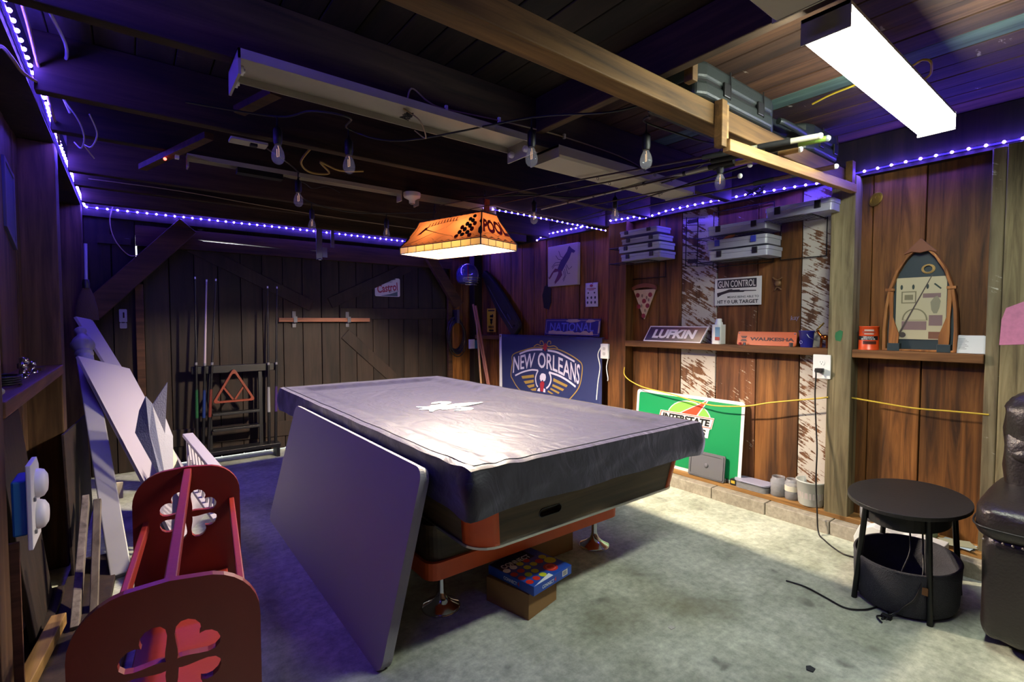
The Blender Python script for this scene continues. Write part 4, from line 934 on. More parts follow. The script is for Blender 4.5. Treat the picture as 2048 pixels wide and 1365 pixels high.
# blue box with weatherproof outlet cover
ob = thing('outlet_box', 'blue electrical box with white double weatherproof cover on the left post', 'electrical box', (XLP, 2.17, .66))
MB().box((-.296, 2.06, .70), (-.262, 2.18, .87)).build('box', mat('box_blue', (38, 110, 160), .5), ob, bevel=.006)
MB().prism([(-.08, -.13), (.085, -.13), (.085, .1), (.05, .13), (-.08, .13)], 0, .012, frame((-.262, 2.13, .785), (0, 1, 0), (0, 0, 1))).build('cover_plate', WHITE, ob, bevel=.003)
for z in (.735, .835):
    MB().lathe([(.046, 0), (.046, .008), (.042, .018), (.028, .026), (0, .028)], 20, Matrix.Translation((-.25, 2.15, z)) @ Matrix.Rotation(PI / 2, 4, 'Y')).build('flip_cover', WHITE, ob)
    MB().box((-.249, 2.08, z - .04), (-.244, 2.095, z - .028)).build('latch', mat('latch_grey', (110, 114, 112), .5), ob)
MB().box((XLP - .1, 2.04, .0), (XLP + .02, 2.055, .69)).build('conduit_board', W_BRACE, ob)
# finds on the left ledge
def onl(y, x=-.36): return Vector((x, y, 1.115))
st = MB(); st.ball(onl(2.16, -.345) + Vector((0, 0, .018)), .03, 12, (1.1, 1.3, .6)); solo(st, 'stone', mat('stone', (150, 144, 130), .8, var=.1, vs=30), 'smooth pale stone at the near end of the left ledge', 'stone')
solo(MB().box((-.36, 2.07, 1.115), (-.32, 2.11, 1.135)), 'scrap_block', WHITEM, 'small white scrap block at the very end of the left ledge', 'block')
solo(MB().tube([onl(2.5 + .06 * math.sin(i * .7), -.37 + .05 * math.cos(i * .7)) + Vector((0, 0, .005 + i * .0009)) for i in range(40)], .004, 6), 'cable_coil', BLACK, 'small tangle of black cable on the left ledge', 'cable')
for k_, (y_, x_, h_, lab) in enumerate(((2.85, -.36, .06, 'nearest'), (2.98, -.37, .075, 'tallest'), (3.1, -.36, .05, 'farthest'))):
    c = thing('chrome_fitting', 'shiny chrome fitting on the left ledge, ' + lab + ' of three', 'fitting', onl(y_, x_), None, 'chrome fittings on the left ledge')
    MB().lathe([(.022, 0), (.022, .008), (.012, .014), (.01, h_ * .6), (.016, h_ * .7), (.016, h_), (.01, h_ + .004), (.01, h_ - .01)], 16).build('body', CHROME, c, world=False)
    MB().box((-.004, -.02, h_ * .75), (.004, .03, h_ * .85)).build('lever', CHROME, c, world=False)
solo(MB().box((-.4, 3.2, 1.115), (-.34, 3.34, 1.13)), 'scrap_block', W_BRACE, 'thin wood offcut at the far end of the left ledge', 'block')
pc = AX(38, 330, -.44)
pl_ = thing('wall_plaque', 'small dark slanted plaque on the upper left wall boards', 'plaque', (-.448, 3.3, 1.9), Matrix(((0, 0, 1), (1, 0, 0), (0, 1, 0))))
MB().prism([(-.12, .2), (.12, .16), (.12, -.2), (-.12, -.12)], 0, .012).build('panel', mat('plaque_blue', (60, 62, 96), .6), pl_, world=False)
MB().prism([[(-.12, .2), (.12, .16), (.12, -.2), (-.12, -.12)], [(-.1, .18), (.1, .143), (.1, -.17), (-.1, -.105)]], .012, .016).build('border', mat('plaque_edge', (80, 74, 96), .6), pl_, world=False)
# straw broom hanging head down in the left corner
c = AY(166, 540, 5.3)
br = thing('broom', 'old broom hanging bristles down in the dark left corner', 'broom', (-.28, 5.3, 1.36))
MB().tube([(-.28, 5.3, 1.62), (-.275, 5.3, 1.98)], .012, 8).build('handle', mat('broom_handle', (150, 150, 170), .35, .3), br)
MB().lathe([(.075, 1.36), (.07, 1.45), (.05, 1.55), (.022, 1.63), (.018, 1.66)], 16, Matrix.Translation((-.28, 5.3, 0)), 1, .4).build('bristles', mat('straw', (74, 56, 40), .9, bump=.6, bs=200), br)
MB().lathe([(.024, 1.62), (.026, 1.66), (.02, 1.69)], 14, Matrix.Translation((-.28, 5.3, 0))).build('ferrule', BLACK, br)
# ------------------------------------------------------------------ on the barn door
def BWt(name, label, cat, px, py, Y=5.545, grp=None): return thing(name, label, cat, AY(px, py, Y), BW, grp)
ho = thing('hasp', 'pale metal hasp on the boards left of the barn door', 'hasp', AY(247, 658, 5.53), BW)
MB().prism([rrect(.055, .115, .008, 4, 0, .115), rrect(.012, .05, .004, 3, .004, .12)], 0, .006).build('plate', STEEL, ho, world=False)
MB().prism(rrect(.05, .05, .008, 4, 0, .028), 0, .006).build('staple_plate', STEEL, ho, world=False)
MB().box((-.01, .05, 0), (.01, .06, .012)).build('hinge', BLACKM, ho, world=False)
DSTEEL = mat('dull_steel', (96, 96, 102), .55, .6)
db = thing('door_bar', 'reddish wooden bar across the barn door held by two brackets', 'bar', AY(647, 645, 5.5))
A, B = AY(557, 640, 5.5), AY(739, 640, 5.5); B.z = A.z
MB().bar(A, B, .03, .042).build('bar', wood('bar_wood', (104, 62, 44), (150, 96, 70), (170, 116, 88), 'X', .6, .05), db, bevel=.003)
for k_, px_ in enumerate((590, 697)):
    c = AY(px_, 640, 5.5); c.z = A.z
    t = thing('bar_bracket', 'steel bracket holding the ' + ('left' if k_ == 0 else 'right') + ' end of the door bar', 'bracket', (c.x, 5.53, A.z - .04), None, 'door bar brackets')
    MB().box((-.018, .006, -.04), (.018, .014, .13)).build('back_plate', DSTEEL, t, world=False)
    MB().box((-.018, -.052, .012), (.018, .006, .018)).build('hook', DSTEEL, t, world=False)
    MB().box((-.018, -.056, .012), (.018, -.05, .075)).build('hook', DSTEEL, t, world=False)
cs = BWt('tin_sign', 'white tin oil sign with red script lettering on the barn door', 'sign', 775, 575, 5.545)
sw = (AY(800, 575, 5.545).x - AY(750, 575, 5.545).x); sh = AY(775, 557, 5.545).z - AY(775, 594, 5.545).z
MB().prism(rrect(sw, sh, .018), 0, .003).build('panel', mat('sign_white', (200, 196, 200), .4), cs, world=False)
SG = mat('sign_teal', (64, 88, 92), .4); SRD = mat('sign_red', (150, 30, 50), .4)
flat(cs, 'green_bar', [[(-sw * .4, sh * .47), (sw * .35, sh * .47), (sw * .3, sh * .42), (-sw * .4, sh * .24)]], SG, .003)
flat(cs, 'green_bar', [[(sw * .4, -sh * .47), (-sw * .3, -sh * .47), (sw * .1, -sh * .36), (sw * .4, -sh * .22)]], SG, .003)
tl_ = Matrix.Rotation(.17, 4, 'Z')
for s_, m, x, y, w, h, b in (('Castrol', SRD, 0, -.005, sw * .84, sh * .44, .025), ('WAKEFIELD', SG, .02, sh * .27, sw * .34, sh * .09, .01), ('MOTOR OIL', SG, .07, -sh * .27, sw * .4, sh * .09, .01)):
    o = text(cs, s_, m, x, y, w, h, .003, .0008, b, .15 if s_ == 'Castrol' else 0); o.matrix_basis = tl_
# cue stand and cues
KB = mat('rack_black', (20, 20, 21), .45)
yc = 5.38
rkk = thing('cue_stand', 'black wooden cue stand against the barn door', 'cue rack', (.8, yc, 0))
MB().box((.42, yc - .1, .1), (1.16, yc + .06, .135)).build('base', KB, rkk, bevel=.004)
for x in (.43, 1.12): MB().box((x, yc - .1, 0), (x + .03, yc + .06, .1)).build('foot', KB, rkk)
for x in (.55, .985): MB().box((x, yc + .0, .135), (x + .035, yc + .03, .86)).build('upright', KB, rkk, bevel=.003)
MB().box((.43, yc - .02, .86), (1.16, yc + .04, .93)).build('top_rail', KB, rkk, bevel=.004)
for z in (.31, .46): MB().box((.585, yc - .05, z), (.985, yc + .03, z + .022)).build('shelf', KB, rkk, bevel=.002)
def cue(label, x0, x1, z1, shaft, wrap, ring, band_m):
    t = thing('pool_cue', label, 'cue', (x0, yc - .06, .136), None, 'cues in the black stand')
    a = Vector((x0, yc - .06, .136)); b = Vector((x1, yc + .0, z1)); b.y = yc - .03
    def seg(nm, f0, f1, r0, r1, m): MB().tube([a.lerp(b, f0), a.lerp(b, f1)], [r0, r1], 10).build(nm, m, t)
    seg('bumper', 0, .01, .0135, .015, BLACK); seg('butt', .01, .2, .0150, .0142, wrap); seg('wrap', .2, .36, .0142, .0125, band_m); seg('forearm', .36, .5, .0125, .0108, wrap)
    seg('joint_ring', .5, .515, .0115, .0115, ring); seg('shaft', .515, .985, .0105, .0066, shaft); seg('ferrule', .985, .997, .007, .007, WHITE); seg('tip', .997, 1, .007, .006, mat('tip_blue', (50, 70, 110), .8))
    return t
SHB = mat('shaft_black', (26, 26, 30), .3); SHW = mat('shaft_maple', (176, 160, 170), .3); KBL = mat('wrap_black', (14, 14, 16), .35); BLU = mat('wrap_blue', (22, 40, 92), .3); GRN_ = mat('wrap_green', (26, 70, 42), .3); PUR = mat('wrap_purple', (52, 34, 84), .3); GRYW = mat('wrap_grey', (120, 120, 126), .3); BROW = mat('wrap_brown', (90, 40, 34), .3)
cue('black pool cue with green flame wrap, leftmost in the stand', .455, .475, 1.76, SHB, KBL, GRYW, GRN_)
cue('pool cue with bright maple shaft and blue wrap in the stand', .5, .565, 1.74, SHW, KBL, GRYW, BLU)
cue('black pool cue with brown wrap, third from left in the stand', .54, .64, 1.75, SHB, KBL, GRYW, BROW)
cue('black pool cue with silver flame wrap at the right of the stand', 1.06, 1.08, 1.7, SHB, KBL, GRYW, GRYW)
cue('black pool cue with purple wrap, rightmost in the stand', 1.12, 1.165, 1.7, SHB, KBL, GRYW, PUR)
TRI = mat('triangle_orange', (112, 46, 25), .45)
tr = thing('ball_triangle', 'orange-brown billiard ball triangle hanging on the cue stand', 'triangle', AY(466, 737, yc - .04), BW)
tw_ = AY(511, 800, yc).x - AY(426, 800, yc).x; thh = AY(466, 737, yc).z - AY(466, 803, yc).z
def rtri(s_, cy): return [(x * s_, y * s_ + cy) for x, y in (arc(0, -.03, .02, 150, 30, 4) + arc(tw_ / 2 - .03, -thh + .02, .02, 30, -90, 4) + arc(-tw_ / 2 + .03, -thh + .02, .02, 270, 150, 4))]
MB().prism([rtri(1, 0)[::-1], rtri(.82, -.04)[::-1]], .0, .045).build('frame', TRI, tr, world=False, bevel=.003)
MB().prism(band([(-tw_ * .25, -thh * .52), (-tw_ * .02, -thh * .93)], .016), .01, .03).build('strut', TRI, tr, world=False)
MB().prism(band([(tw_ * .25, -thh * .52), (tw_ * .02, -thh * .93)], .016), .01, .03).build('strut', TRI, tr, world=False)
# steel bracket hanging over the door
c = AY(637, 430, 5.3)
hb = thing('track_bracket', 'pale steel track bracket hanging in front of the barn door header', 'bracket', (c.x, 5.3, AY(637, 522, 5.3).z))
z0, z1 = AY(637, 520, 5.3).z, 2.46
MB().box((c.x - .03, 5.29, z0), (c.x + .03, 5.3, z1)).build('strap', STEEL, hb)
MB().box((c.x + .12, 5.29, AY(655, 495, 5.3).z), (c.x + .155, 5.3, z1)).build('strap', STEEL, hb)
MB().box((c.x + .03, 5.285, z0 + .03), (c.x + .08, 5.3, z0 + .13)).build('catch', STEEL, hb)
MB().box((c.x - .03, 5.22, 2.42), (c.x + .28, 5.3, 2.435)).build('cross_plate', STEEL, hb)
MB().ball((c.x, 5.275, z0 + .0), .022, 8, (1.2, 1, .5)).build('roller', CHROME, hb)
# hose coil on the corner boards
hc = AY(913, 667, 5.44)
hs_ = thing('hose_coil', 'coil of black hose hung on a clip right of the barn door', 'hose', (hc.x, 5.44, hc.z - .25))
rx, rz = .12, .2
for k_ in range(6):
    MB().tube([(hc.x + (rx + .008 * math.sin(k_ * 2.1)) * math.cos(t), 5.47 - k_ * .011, hc.z - .012 * k_ + (rz + .01 * math.cos(k_)) * math.sin(t)) for t in [2 * PI * i / 32 for i in range(32)]], .011, 6, closed=True).build('loop', BLACK, hs_)
MB().tube([(hc.x + (rx + .01) * math.cos(t), 5.41, hc.z - .1 + (rz) * math.sin(t)) for t in [PI + PI * i / 20 for i in range(21)]], .006, 6).build('loose_loop', BLACK, hs_)
MB().box((hc.x - .015, 5.4, hc.z + .13), (hc.x + .02, 5.53, hc.z + .3)).build('clip', STEEL, hs_)
# helmet in the corner
c = AY(935, 552, 5.28)
hm = thing('helmet', 'shiny blue and silver helmet hanging in the right back corner', 'helmet', (c.x, 5.28, c.z - .15))
HB = mat('helmet_blue', (96, 96, 170), .1, .5, coat=1); HS = mat('helmet_silver', (190, 190, 200), .12, .8, coat=1)
MB().grid(lambda u, v: Vector((c.x + .14 * math.sin(PI * v * .72) * math.cos(2 * PI * u), 5.28 + .15 * math.sin(PI * v * .72) * math.sin(2 * PI * u), c.z + .15 * math.cos(PI * v * .72))), 28, 14, closed=True, flip=True).build('shell', HB, hm, solid=.006)
def hp(a, b, r=1.03): return Vector((c.x + .14 * r * math.sin(b) * math.cos(a), 5.28 + .15 * r * math.sin(b) * math.sin(a), c.z + .15 * r * math.cos(b)))
MB().tube([hp(-PI * .5 - .55, b) for b in [i * .17 for i in range(2, 13)]], .007, 6).build('stripe', mat('helmet_red', (150, 30, 60), .2), hm)
MB().tube([hp(-PI * .5 + .5, b) for b in [i * .17 for i in range(2, 13)]], .007, 6).build('stripe', HS, hm)
for i in range(4): MB().tube([hp(-PI * .5 + a_, 1.75 + .2 * i, 1.12) for a_ in [-.8 + .2 * k for k in range(9)]], .006, 6).build('face_bar', HS, hm)
star = [hp(-PI * .5 - .95 + .22 * (1 if k % 2 == 0 else .42) * math.cos(2 * PI * k / 10), 1.25 + .3 * (1 if k % 2 == 0 else .42) * math.sin(2 * PI * k / 10), 1.035) for k in range(10)]
MB().add(star + [hp(-PI * .5 - .95, 1.25, 1.04)], [(k, (k + 1) % 10, 10) for k in range(10)]).build('star', HS, hm)
# sticks in the corner
for k_, (a, b, lab, m) in enumerate((((946, 609), (992, 765), 'reddish wooden stick leaning in the right back corner, leftmost', 0), ((951, 612), (1006, 770), 'thicker reddish wooden stick leaning in the back corner', 1), ((953, 640), (962, 765), 'pale short stick leaning upright in the back corner', 2))):
    A = AY(*a, 5.25 - .03 * k_); B = AY(*b, 5.0 - .03 * k_); dz = (B - A); B2 = A + dz * ((A.z - .125) / (A.z - B.z)); A.x = min(A.x, 3.5); B2.x = min(B2.x, 3.5)
    solo(MB().tube([B2, A], .013 if k_ != 1 else .017, 8), 'stick', mat('stick_%d' % k_, ((150, 96, 80), (140, 84, 70), (160, 120, 80))[k_], .6), lab, 'stick', group='sticks in the back corner')
pk_ = AX(948, 690, 3.4)
t = thing('junction_box', 'blue junction box with white plate in the back corner', 'electrical box', (3.5, AX(942, 682, 3.5).y, AX(942, 690, 3.5).z), BW)
MB().box((-.04, -.05, 0), (.04, .07, .03)).build('plate', WHITE, t, world=False, bevel=.003); MB().box((.042, -.05, -.02), (.1, .06, .025)).build('box', mat('box_blue', (38, 110, 160), .5), t, world=False)
# ------------------------------------------------------------------ right wall, far bay
def RWt(name, label, cat, px, py, X=3.652, grp=None): return thing(name, label, cat, AX(px, py, X), RW, grp)
def wpx(a, b, y, X=3.652): return abs(AX(a, y, X).y - AX(b, y, X).y)
def hpx(x, a, b, X=3.652): return abs(AX(x, a, X).z - AX(x, b, X).z)
# soft gun case standing diagonally
A, B = AX(968, 548, 3.6), AX(1036, 664, 3.56)
sg = thing('soft_case', 'long black soft case leaning diagonally on the far ledge', 'case', B)
d = (A - B); L_ = d.length; d.normalize(); u = d.cross(Vector((-1, 0, 0))).normalized(); nn = u.cross(d)
F = Matrix((u, d, nn)).transposed().to_4x4(); F.translation = B
SOFT = mat('soft_black', (10, 10, 11), .85, bump=.3, bs=80)
MB().prism([(-.1, .03), (-.06, 0), (.07, 0), (.11, .05), (.12, .5), (.1, L_ * .8), (.06, L_), (-.03, L_), (-.07, L_ * .8), (-.11, .5)], -.03, .03, F).build('body', SOFT, sg, bevel=.02, seg=3)
MB().tube([F @ Vector(p) for p in ((-.02, .08, .032), (-.03, .4, .034), (-.02, L_ * .8, .032))], .004, 5).build('zip', STEEL, sg)
MB().cbox((0, 0, 0), (.02, .1, .006), F @ Matrix.Translation((.03, .22, .034))).build('buckle', STEEL, sg)
MB().cbox((0, 0, 0), (.02, .02, .006), F @ Matrix.Translation((.03, .07, .034))).build('stud', CHROME, sg)
# yellow sign
ys_ = RWt('metal_sign', 'yellow sign with a black bearded face standing on the far ledge', 'sign', 983, 641, 3.64)
w, h = .19, .3
MB().prism(rrect(w, h, .008), 0, .003).build('panel', mat('sign_yellow', (206, 176, 44), .45), ys_, world=False)
flat(ys_, 'face_print', [circ(.03, 16, 0, .015, .038), [(-.034, .04), (-.02, .07), (.0, .062), (.03, .08), (.045, .06), (.034, .03)], [(-.03, -.02), (.03, -.02), (.0, -.06)]], BLACK, .003)
flat(ys_, 'eye_print', [[(-.03, .02), (.03, .02), (.03, .036), (-.03, .036)]], mat('sign_yellow', (0, 0, 0)), .0042)
flat(ys_, 'dark_print', [[(-.06 + i * .03, -.1), (-.042 + i * .03, -.1), (-.042 + i * .03, -.07), (-.06 + i * .03, -.07)] for i in range(4)] + [[(-.07, .115), (.07, .115), (.07, .13), (-.07, .13)], [(-.05, -.14), (.05, -.14), (.05, -.118), (-.05, -.118)]], BLACK, .003)
# crawfish canvas
cf = RWt('canvas_picture', 'square canvas painting of a dark crawfish on the right wall', 'picture', 1127, 531, 3.63)
w, h = wpx(1098, 1157, 531), hpx(1127, 492, 573)
MB().box((-w / 2, -h / 2, -.02), (w / 2, h / 2, .018)).build('canvas', mat('canvas_cream', (176, 158, 150), .8, bump=.2, bs=300), cf, world=False, bevel=.003)
CR = mat('crawfish_paint', (58, 40, 74), .6); CR2 = mat('crawfish_red', (98, 40, 54), .6)
def cw(pts): return [((x - .5) * w, (y - .5) * h) for x, y in pts]
flat(cf, 'crawfish_body', [cw([(.74, .94), (.8, .88), (.93, .8), (.88, .76), (.8, .78), (.74, .66), (.62, .52), (.5, .36), (.38, .3), (.34, .42), (.44, .6), (.56, .72), (.66, .82), (.7, .92)])], CR, .018)
flat(cf, 'crawfish_claw', [cw([(.36, .42), (.26, .44), (.14, .34), (.03, .2), (.02, .26), (.06, .2), (.06, .18), (.12, .24), (.2, .34), (.38, .36)]), cw([(.46, .4), (.5, .26), (.38, .14), (.24, .04), (.26, .1), (.22, .08), (.3, .2), (.36, .3), (.38, .38)])], CR2, .0182)
flat(cf, 'crawfish_leg', [cw(band(p, .014)) for p in ([(.5, .62), (.36, .66), (.28, .76)], [(.54, .68), (.44, .72), (.38, .86)], [(.46, .58), (.26, .58), (.14, .48)], [(.42, .52), (.24, .52), (.16, .44)], [(.64, .5), (.72, .38), (.82, .44)], [(.62, .46), (.68, .28), (.76, .28)], [(.58, .4), (.62, .24), (.54, .1)], [(.54, .36), (.58, .22), (.52, .14)])], CR, .0184)
# calendar sheet
cl = RWt('paper_sheet', 'long white paper chart pinned left of the middle post', 'paper', 1184, 590, 3.65)
w, h = wpx(1172, 1197, 590), hpx(1184, 566, 614)
MB().grid(lambda a, b: Vector(((a - .5) * w, (b - .5) * h, .002 + .006 * math.sin(a * 3 + b * 2.5) ** 2)), 8, 10).build('paper', mat('paper_white', (210, 204, 214), .7), cl, world=False, solid=.0006)
PR = mat('print_red', (150, 60, 80), .7); PB = mat('print_black', (50, 46, 60), .7)
flat(cl, 'red_heading', [circ(.022, 12, 0, h * .38, .014), [(-w * .36, h * .24), (w * .36, h * .24), (w * .36, h * .27), (-w * .36, h * .27)], [(-w * .2, h * .19), (w * .2, h * .19), (w * .2, h * .215), (-w * .2, h * .215)]], PR, .0095)
flat(cl, 'black_symbol', [circ(.011, 10, (i - 1) * w * .3, -h * (.12 + .2 * j), .014) for i in range(3) for j in range(2)] + [circ(.009, 10, s_ * w * .25, h * .08) for s_ in (-1, 1)], PB, .0095)
solo(MB().lathe([(.004, 0), (.004, .008), (0, .01)], 10, Matrix.Translation(AX(1186, 567, 3.645)) @ Matrix.Rotation(-PI / 2, 4, 'Y')), 'push_pin', BRASS, 'brass pin at the top of the white paper chart', 'pin')
sm2 = RWt('dark_mark', '', '', 1092, 597, 3.6585)
bpy.data.objects.remove(sm2)
MB().prism([(-.05, -.1), (.03, -.12), (.07, -.04), (.07, .1), (.03, .16), (-.04, .14), (-.08, .04)], 0, .001, frame(AX(1094, 598, 3.6592), (0, -1, 0), (0, 0, 1))).build('dark_patch', mat('patch_dark', (22, 16, 16), .9), wr)  # irregular dark patch laid on the wall boards
# NATIONAL plate
nt_ = thing('metal_plate', 'peeling blue and cream metal plate standing on the far ledge', 'sign', AX(1141, 672, 3.6), RW @ Matrix.Rotation(-.12, 3, 'X'))
w, h = .8, .175
MB().box((-w / 2, 0, 0), (w / 2, h, .006)).build('plate', mat('enamel_navy', (26, 26, 96), .4, var=.15), nt_, world=False)
NC = mat('peeled_cream', (170, 154, 128), .7, var=.1); NB = mat('worn_blue', (84, 96, 178), .5)
random.seed(11)
e_ = [(-w * .42, .012)] + [(-w * .42 + w * .8 * i / 16, .03 + random.uniform(0, .03)) for i in range(17)] + [(w * .4, .012)]
flat(nt_, 'peeled_patch', [e_[::-1], [(-w * .1, h * .86), (-w * .06, h * .97), (w * .1, h * .98), (w * .17, h * .88), (w * .1, h * .8), (-w * .02, h * .78)], [(w * .25, h * .8), (w * .3, h * .96), (w * .38, h * .95), (w * .42, h * .86), (w * .34, h * .78)], [(w * .47, h * .2), (w * .495, h * .2), (w * .497, h * .9), (w * .48, h * .8)]], NC, .006)
flat(nt_, 'border_line', [[[(-w * .48, h * .1), (w * .48, h * .1), (w * .48, h * .92), (-w * .48, h * .92)], [(-w * .475, h * .125), (-w * .475, h * .895), (w * .475, h * .895), (w * .475, h * .125)]]], NC, .0063)
text(nt_, 'NATIONAL', NB, 0, h * .52, w * .8, h * .5, .0066, .0006, .015)
# flag on the far bay
fl = thing('team_flag', 'navy flag with arched white lettering and bird crest below the far ledge', 'flag', AX(1003, 669, 3.535), RW)
fw_, fh_ = AX(1003, 669, 3.535).y - AX(1206, 682, 3.535).y, .92
def wav(x, y): return .006 * math.sin(x * 9 + y * 2) + .004 * math.sin(x * 4 - y * 5) + .012
NAVY = mat('flag_navy', (22, 34, 84), .75); FWH = mat('flag_white', (196, 190, 212), .7); FGD = mat('flag_gold', (150, 122, 58), .7); FRD = mat('flag_red', (140, 26, 44), .7); FBK = mat('flag_dark', (14, 18, 50), .75)
MB().grid(lambda a, b: Vector((a * fw_, -fh_ + b * (fh_ + .0) - .0, wav(a * fw_, b * fh_))), 40, 24).build('cloth', NAVY, fl, world=False, solid=.0012)
MB().box((-.012, -fh_, .004), (.03, .002, .022)).build('header_band', WHITE, fl, world=False)
for y in (-.02, -fh_ + .03): MB().lathe([(.012, 0), (.012, .004), (.006, .005)], 12, Matrix.Translation((.01, y, .022))).build('grommet', BRASS, fl, world=False)
MB().box((0, -.004, -.018), (fw_, .002, .018)).build('top_hem', NAVY, fl, world=False)
# flag pixel -> flag coordinates
def fp(px, py): p = AX(px, py, 3.535) - AX(1003, 669, 3.535); return (-p.y, p.z)
def fc(cx, cy): return fp(990 + cx * 240 / 1927, 640 + cy * 240 / 1927)   # from the close-up crop
def fdraw(name, polys, m, o=.003):
    if len(polys) > 1: return [fdraw(name, [p], m, o) for p in polys][0]
    mb = MB()
    for pl in polys:
        lp_ = pl if isinstance(pl[0][0], (list, tuple)) else [pl]
        fl2 = [p for l in lp_ for p in l]
        tri = tessellate_polygon([[Vector((x, y, 0)) for x, y in l] for l in lp_]); mb.add([(x, y, wav(x, y + fh_) + o) for x, y in fl2], [tuple(t) if ((fl2[t[1]][0] - fl2[t[0]][0]) * (fl2[t[2]][1] - fl2[t[0]][1]) - (fl2[t[1]][1] - fl2[t[0]][1]) * (fl2[t[2]][0] - fl2[t[0]][0])) > 0 else tuple(t)[::-1] for t in tri])
    return mb.build(name, m, fl, world=False)
def C(*p): return [fc(*q) for q in p]
def sm(pts, n=5): return [(p.x, p.y) for p in catm([(x, y, 0) for x, y in pts], n)]
fdraw('gold_border', [band(sm(C((820, 470), (700, 440), (500, 480), (300, 560), (290, 700), (270, 880), (300, 960), (370, 1080), (480, 1200))), .012), band(sm(C((850, 470), (1000, 470), (1180, 540), (1350, 640), (1425, 730), (1410, 930), (1360, 1090), (1250, 1230), (1150, 1330))), .012), band(sm(C((640, 430), (700, 395), (760, 420), (800, 400), (780, 345), (745, 345), (745, 385))), .011), band(sm(C((1020, 460), (960, 420), (880, 430), (850, 400), (870, 345), (905, 350), (905, 390))), .011)], FGD)
fdraw('white_arc', [band(sm(C((400, 548), (520, 500), (650, 480), (780, 478))), .02), band(sm(C((862, 492), (1000, 520), (1150, 590), (1300, 670))), .02), band(sm(C((335, 895), (450, 840), (600, 805), (715, 812))), .018), band(sm(C((890, 842), (1050, 900), (1200, 990), (1310, 1075))), .022)], FWH)
fdraw('white_arc', [band(sm(C((715, 812), (685, 880), (672, 950), (690, 1040), (712, 1075))), .018), band(sm(C((890, 842), (915, 900), (920, 980), (890, 1060), (850, 1100))), .018)], FWH)
fdraw('red_jewel', [C((825, 365), (860, 430), (822, 510), (785, 440))], FRD, .0035)
fdraw('gold_feather', [C((430, 905), (640, 878), (648, 925), (450, 948)), C((468, 985), (640, 960), (640, 1005), (500, 1030)), C((520, 1055), (650, 1030), (650, 1070), (560, 1095)), C((580, 1115), (690, 1090), (680, 1140), (620, 1140)), C((960, 935), (1180, 1050), (1160, 1085), (955, 985)), C((950, 1030), (1125, 1115), (1100, 1145), (940, 1065)), C((920, 1090), (1055, 1165), (1035, 1190), (910, 1115)), C((880, 1130), (960, 1185), (930, 1190), (870, 1155))], FGD)
fdraw('bird_head', [C((745, 900), (770, 862), (800, 858), (835, 875), (845, 920), (835, 970), (810, 990), (790, 960), (765, 990), (745, 950)), C((720, 1100), (745, 1090), (750, 1150), (700, 1140)), C((810, 1100), (835, 1110), (835, 1165), (800, 1160))], FWH)
fdraw('bird_beak', [C((775, 985), (805, 985), (822, 1020), (800, 1150), (760, 1150), (748, 1020))], FRD, .0036)
def nwarp(x, y):
    # x in 0..1 across the arch, y in 0..1 up the letter
    top = [(310, 590), (400, 575), (500, 550), (630, 530), (740, 520), (850, 535), (960, 565), (1080, 610), (1200, 665), (1300, 690), (1395, 720)]
    bot = [(300, 860), (400, 800), (500, 790), (600, 770), (740, 770), (850, 790), (960, 820), (1080, 880), (1200, 950), (1290, 1000), (1370, 1045)]
    f = min(max(x, 0), .9999) * 10; i = int(f); f -= i
    a = [top[i][k] * (1 - f) + top[i + 1][k] * f for k in (0, 1)]; b = [bot[i][k] * (1 - f) + bot[i + 1][k] * f for k in (0, 1)]
    return fc(b[0] + (a[0] - b[0]) * y, b[1] + (a[1] - b[1]) * y)
o = text(fl, 'NEW ORLEANS', FWH, .5, .5, 1, 1, 0, 0, .012, warp=nwarp)
for v in o.data.vertices: v.co.z = wav(v.co.x, v.co.y + fh_) + .004
# outlet plate and white cord beside the flag
op = RWt('outlet_plate', 'white outlet plate on the middle post right of the flag', 'outlet', 1208, 703, 3.52)
MB().box((-.045, -.07, -.028), (.045, .07, .0)).build('plate', WHITE, op, world=False, bevel=.004)
for y in (.024, -.024): MB().prism(rrect(.034, .03, .012), 0, .002).build('socket', mat('socket_grey', (190, 188, 186), .5), op, world=False).location = (0, y, 0)
cab('white cord looping from the outlet plate beside the flag', [AX(1202, 695, 3.52), AX(1196, 710, 3.52), AX(1200, 735, 3.52), AX(1196, 765, 3.52), AX(1193, 800, 3.52)], 'cord', .005, WHITE)
cab('white cord hanging right of the outlet plate to its plug', [AX(1215, 694, 3.53), AX(1217, 712, 3.53), AX(1213, 735, 3.53), AX(1216, 757, 3.53), AX(1215, 762, 3.53)], 'cord', .005, WHITE)
# ------------------------------------------------------------------ middle bay: wall things
pz = RWt('pizza_slice', 'flat decorative pizza slice hanging on the middle bay wall', 'wall decoration', 1290, 604, 3.65)
pw_, ph_ = .27, .3
MB().prism([(-pw_ * .44, ph_ * .36), (0, -ph_ * .52), (pw_ * .44, ph_ * .36)], 0, .012).build('cheese', mat('pizza_cheese', (186, 158, 130), .6, var=.12, vs=40), pz, world=False)
MB().prism(sm([(-pw_ * .46, ph_ * .34), (-pw_ * .3, ph_ * .4), (0, ph_ * .43), (pw_ * .3, ph_ * .4), (pw_ * .46, ph_ * .34), (pw_ * .47, ph_ * .4), (pw_ * .42, ph_ * .47), (pw_ * .2, ph_ * .53), (0, ph_ * .55), (-pw_ * .25, ph_ * .52), (-pw_ * .47, ph_ * .46), (-pw_ * .49, ph_ * .4)])[::-1], 0, .02).build('crust', mat('pizza_crust', (112, 58, 40), .7), pz, world=False, bevel=.004)
for x, y in ((-.26, .2), (.24, .2), (.0, .02), (-.22, -.14), (-.02, -.42), (.14, -.12)):
    MB().prism(circ(.021, 12, x * pw_, y * ph_), .012, .015).build('pepperoni', mat('pepperoni', (120, 30, 36), .6), pz, world=False)
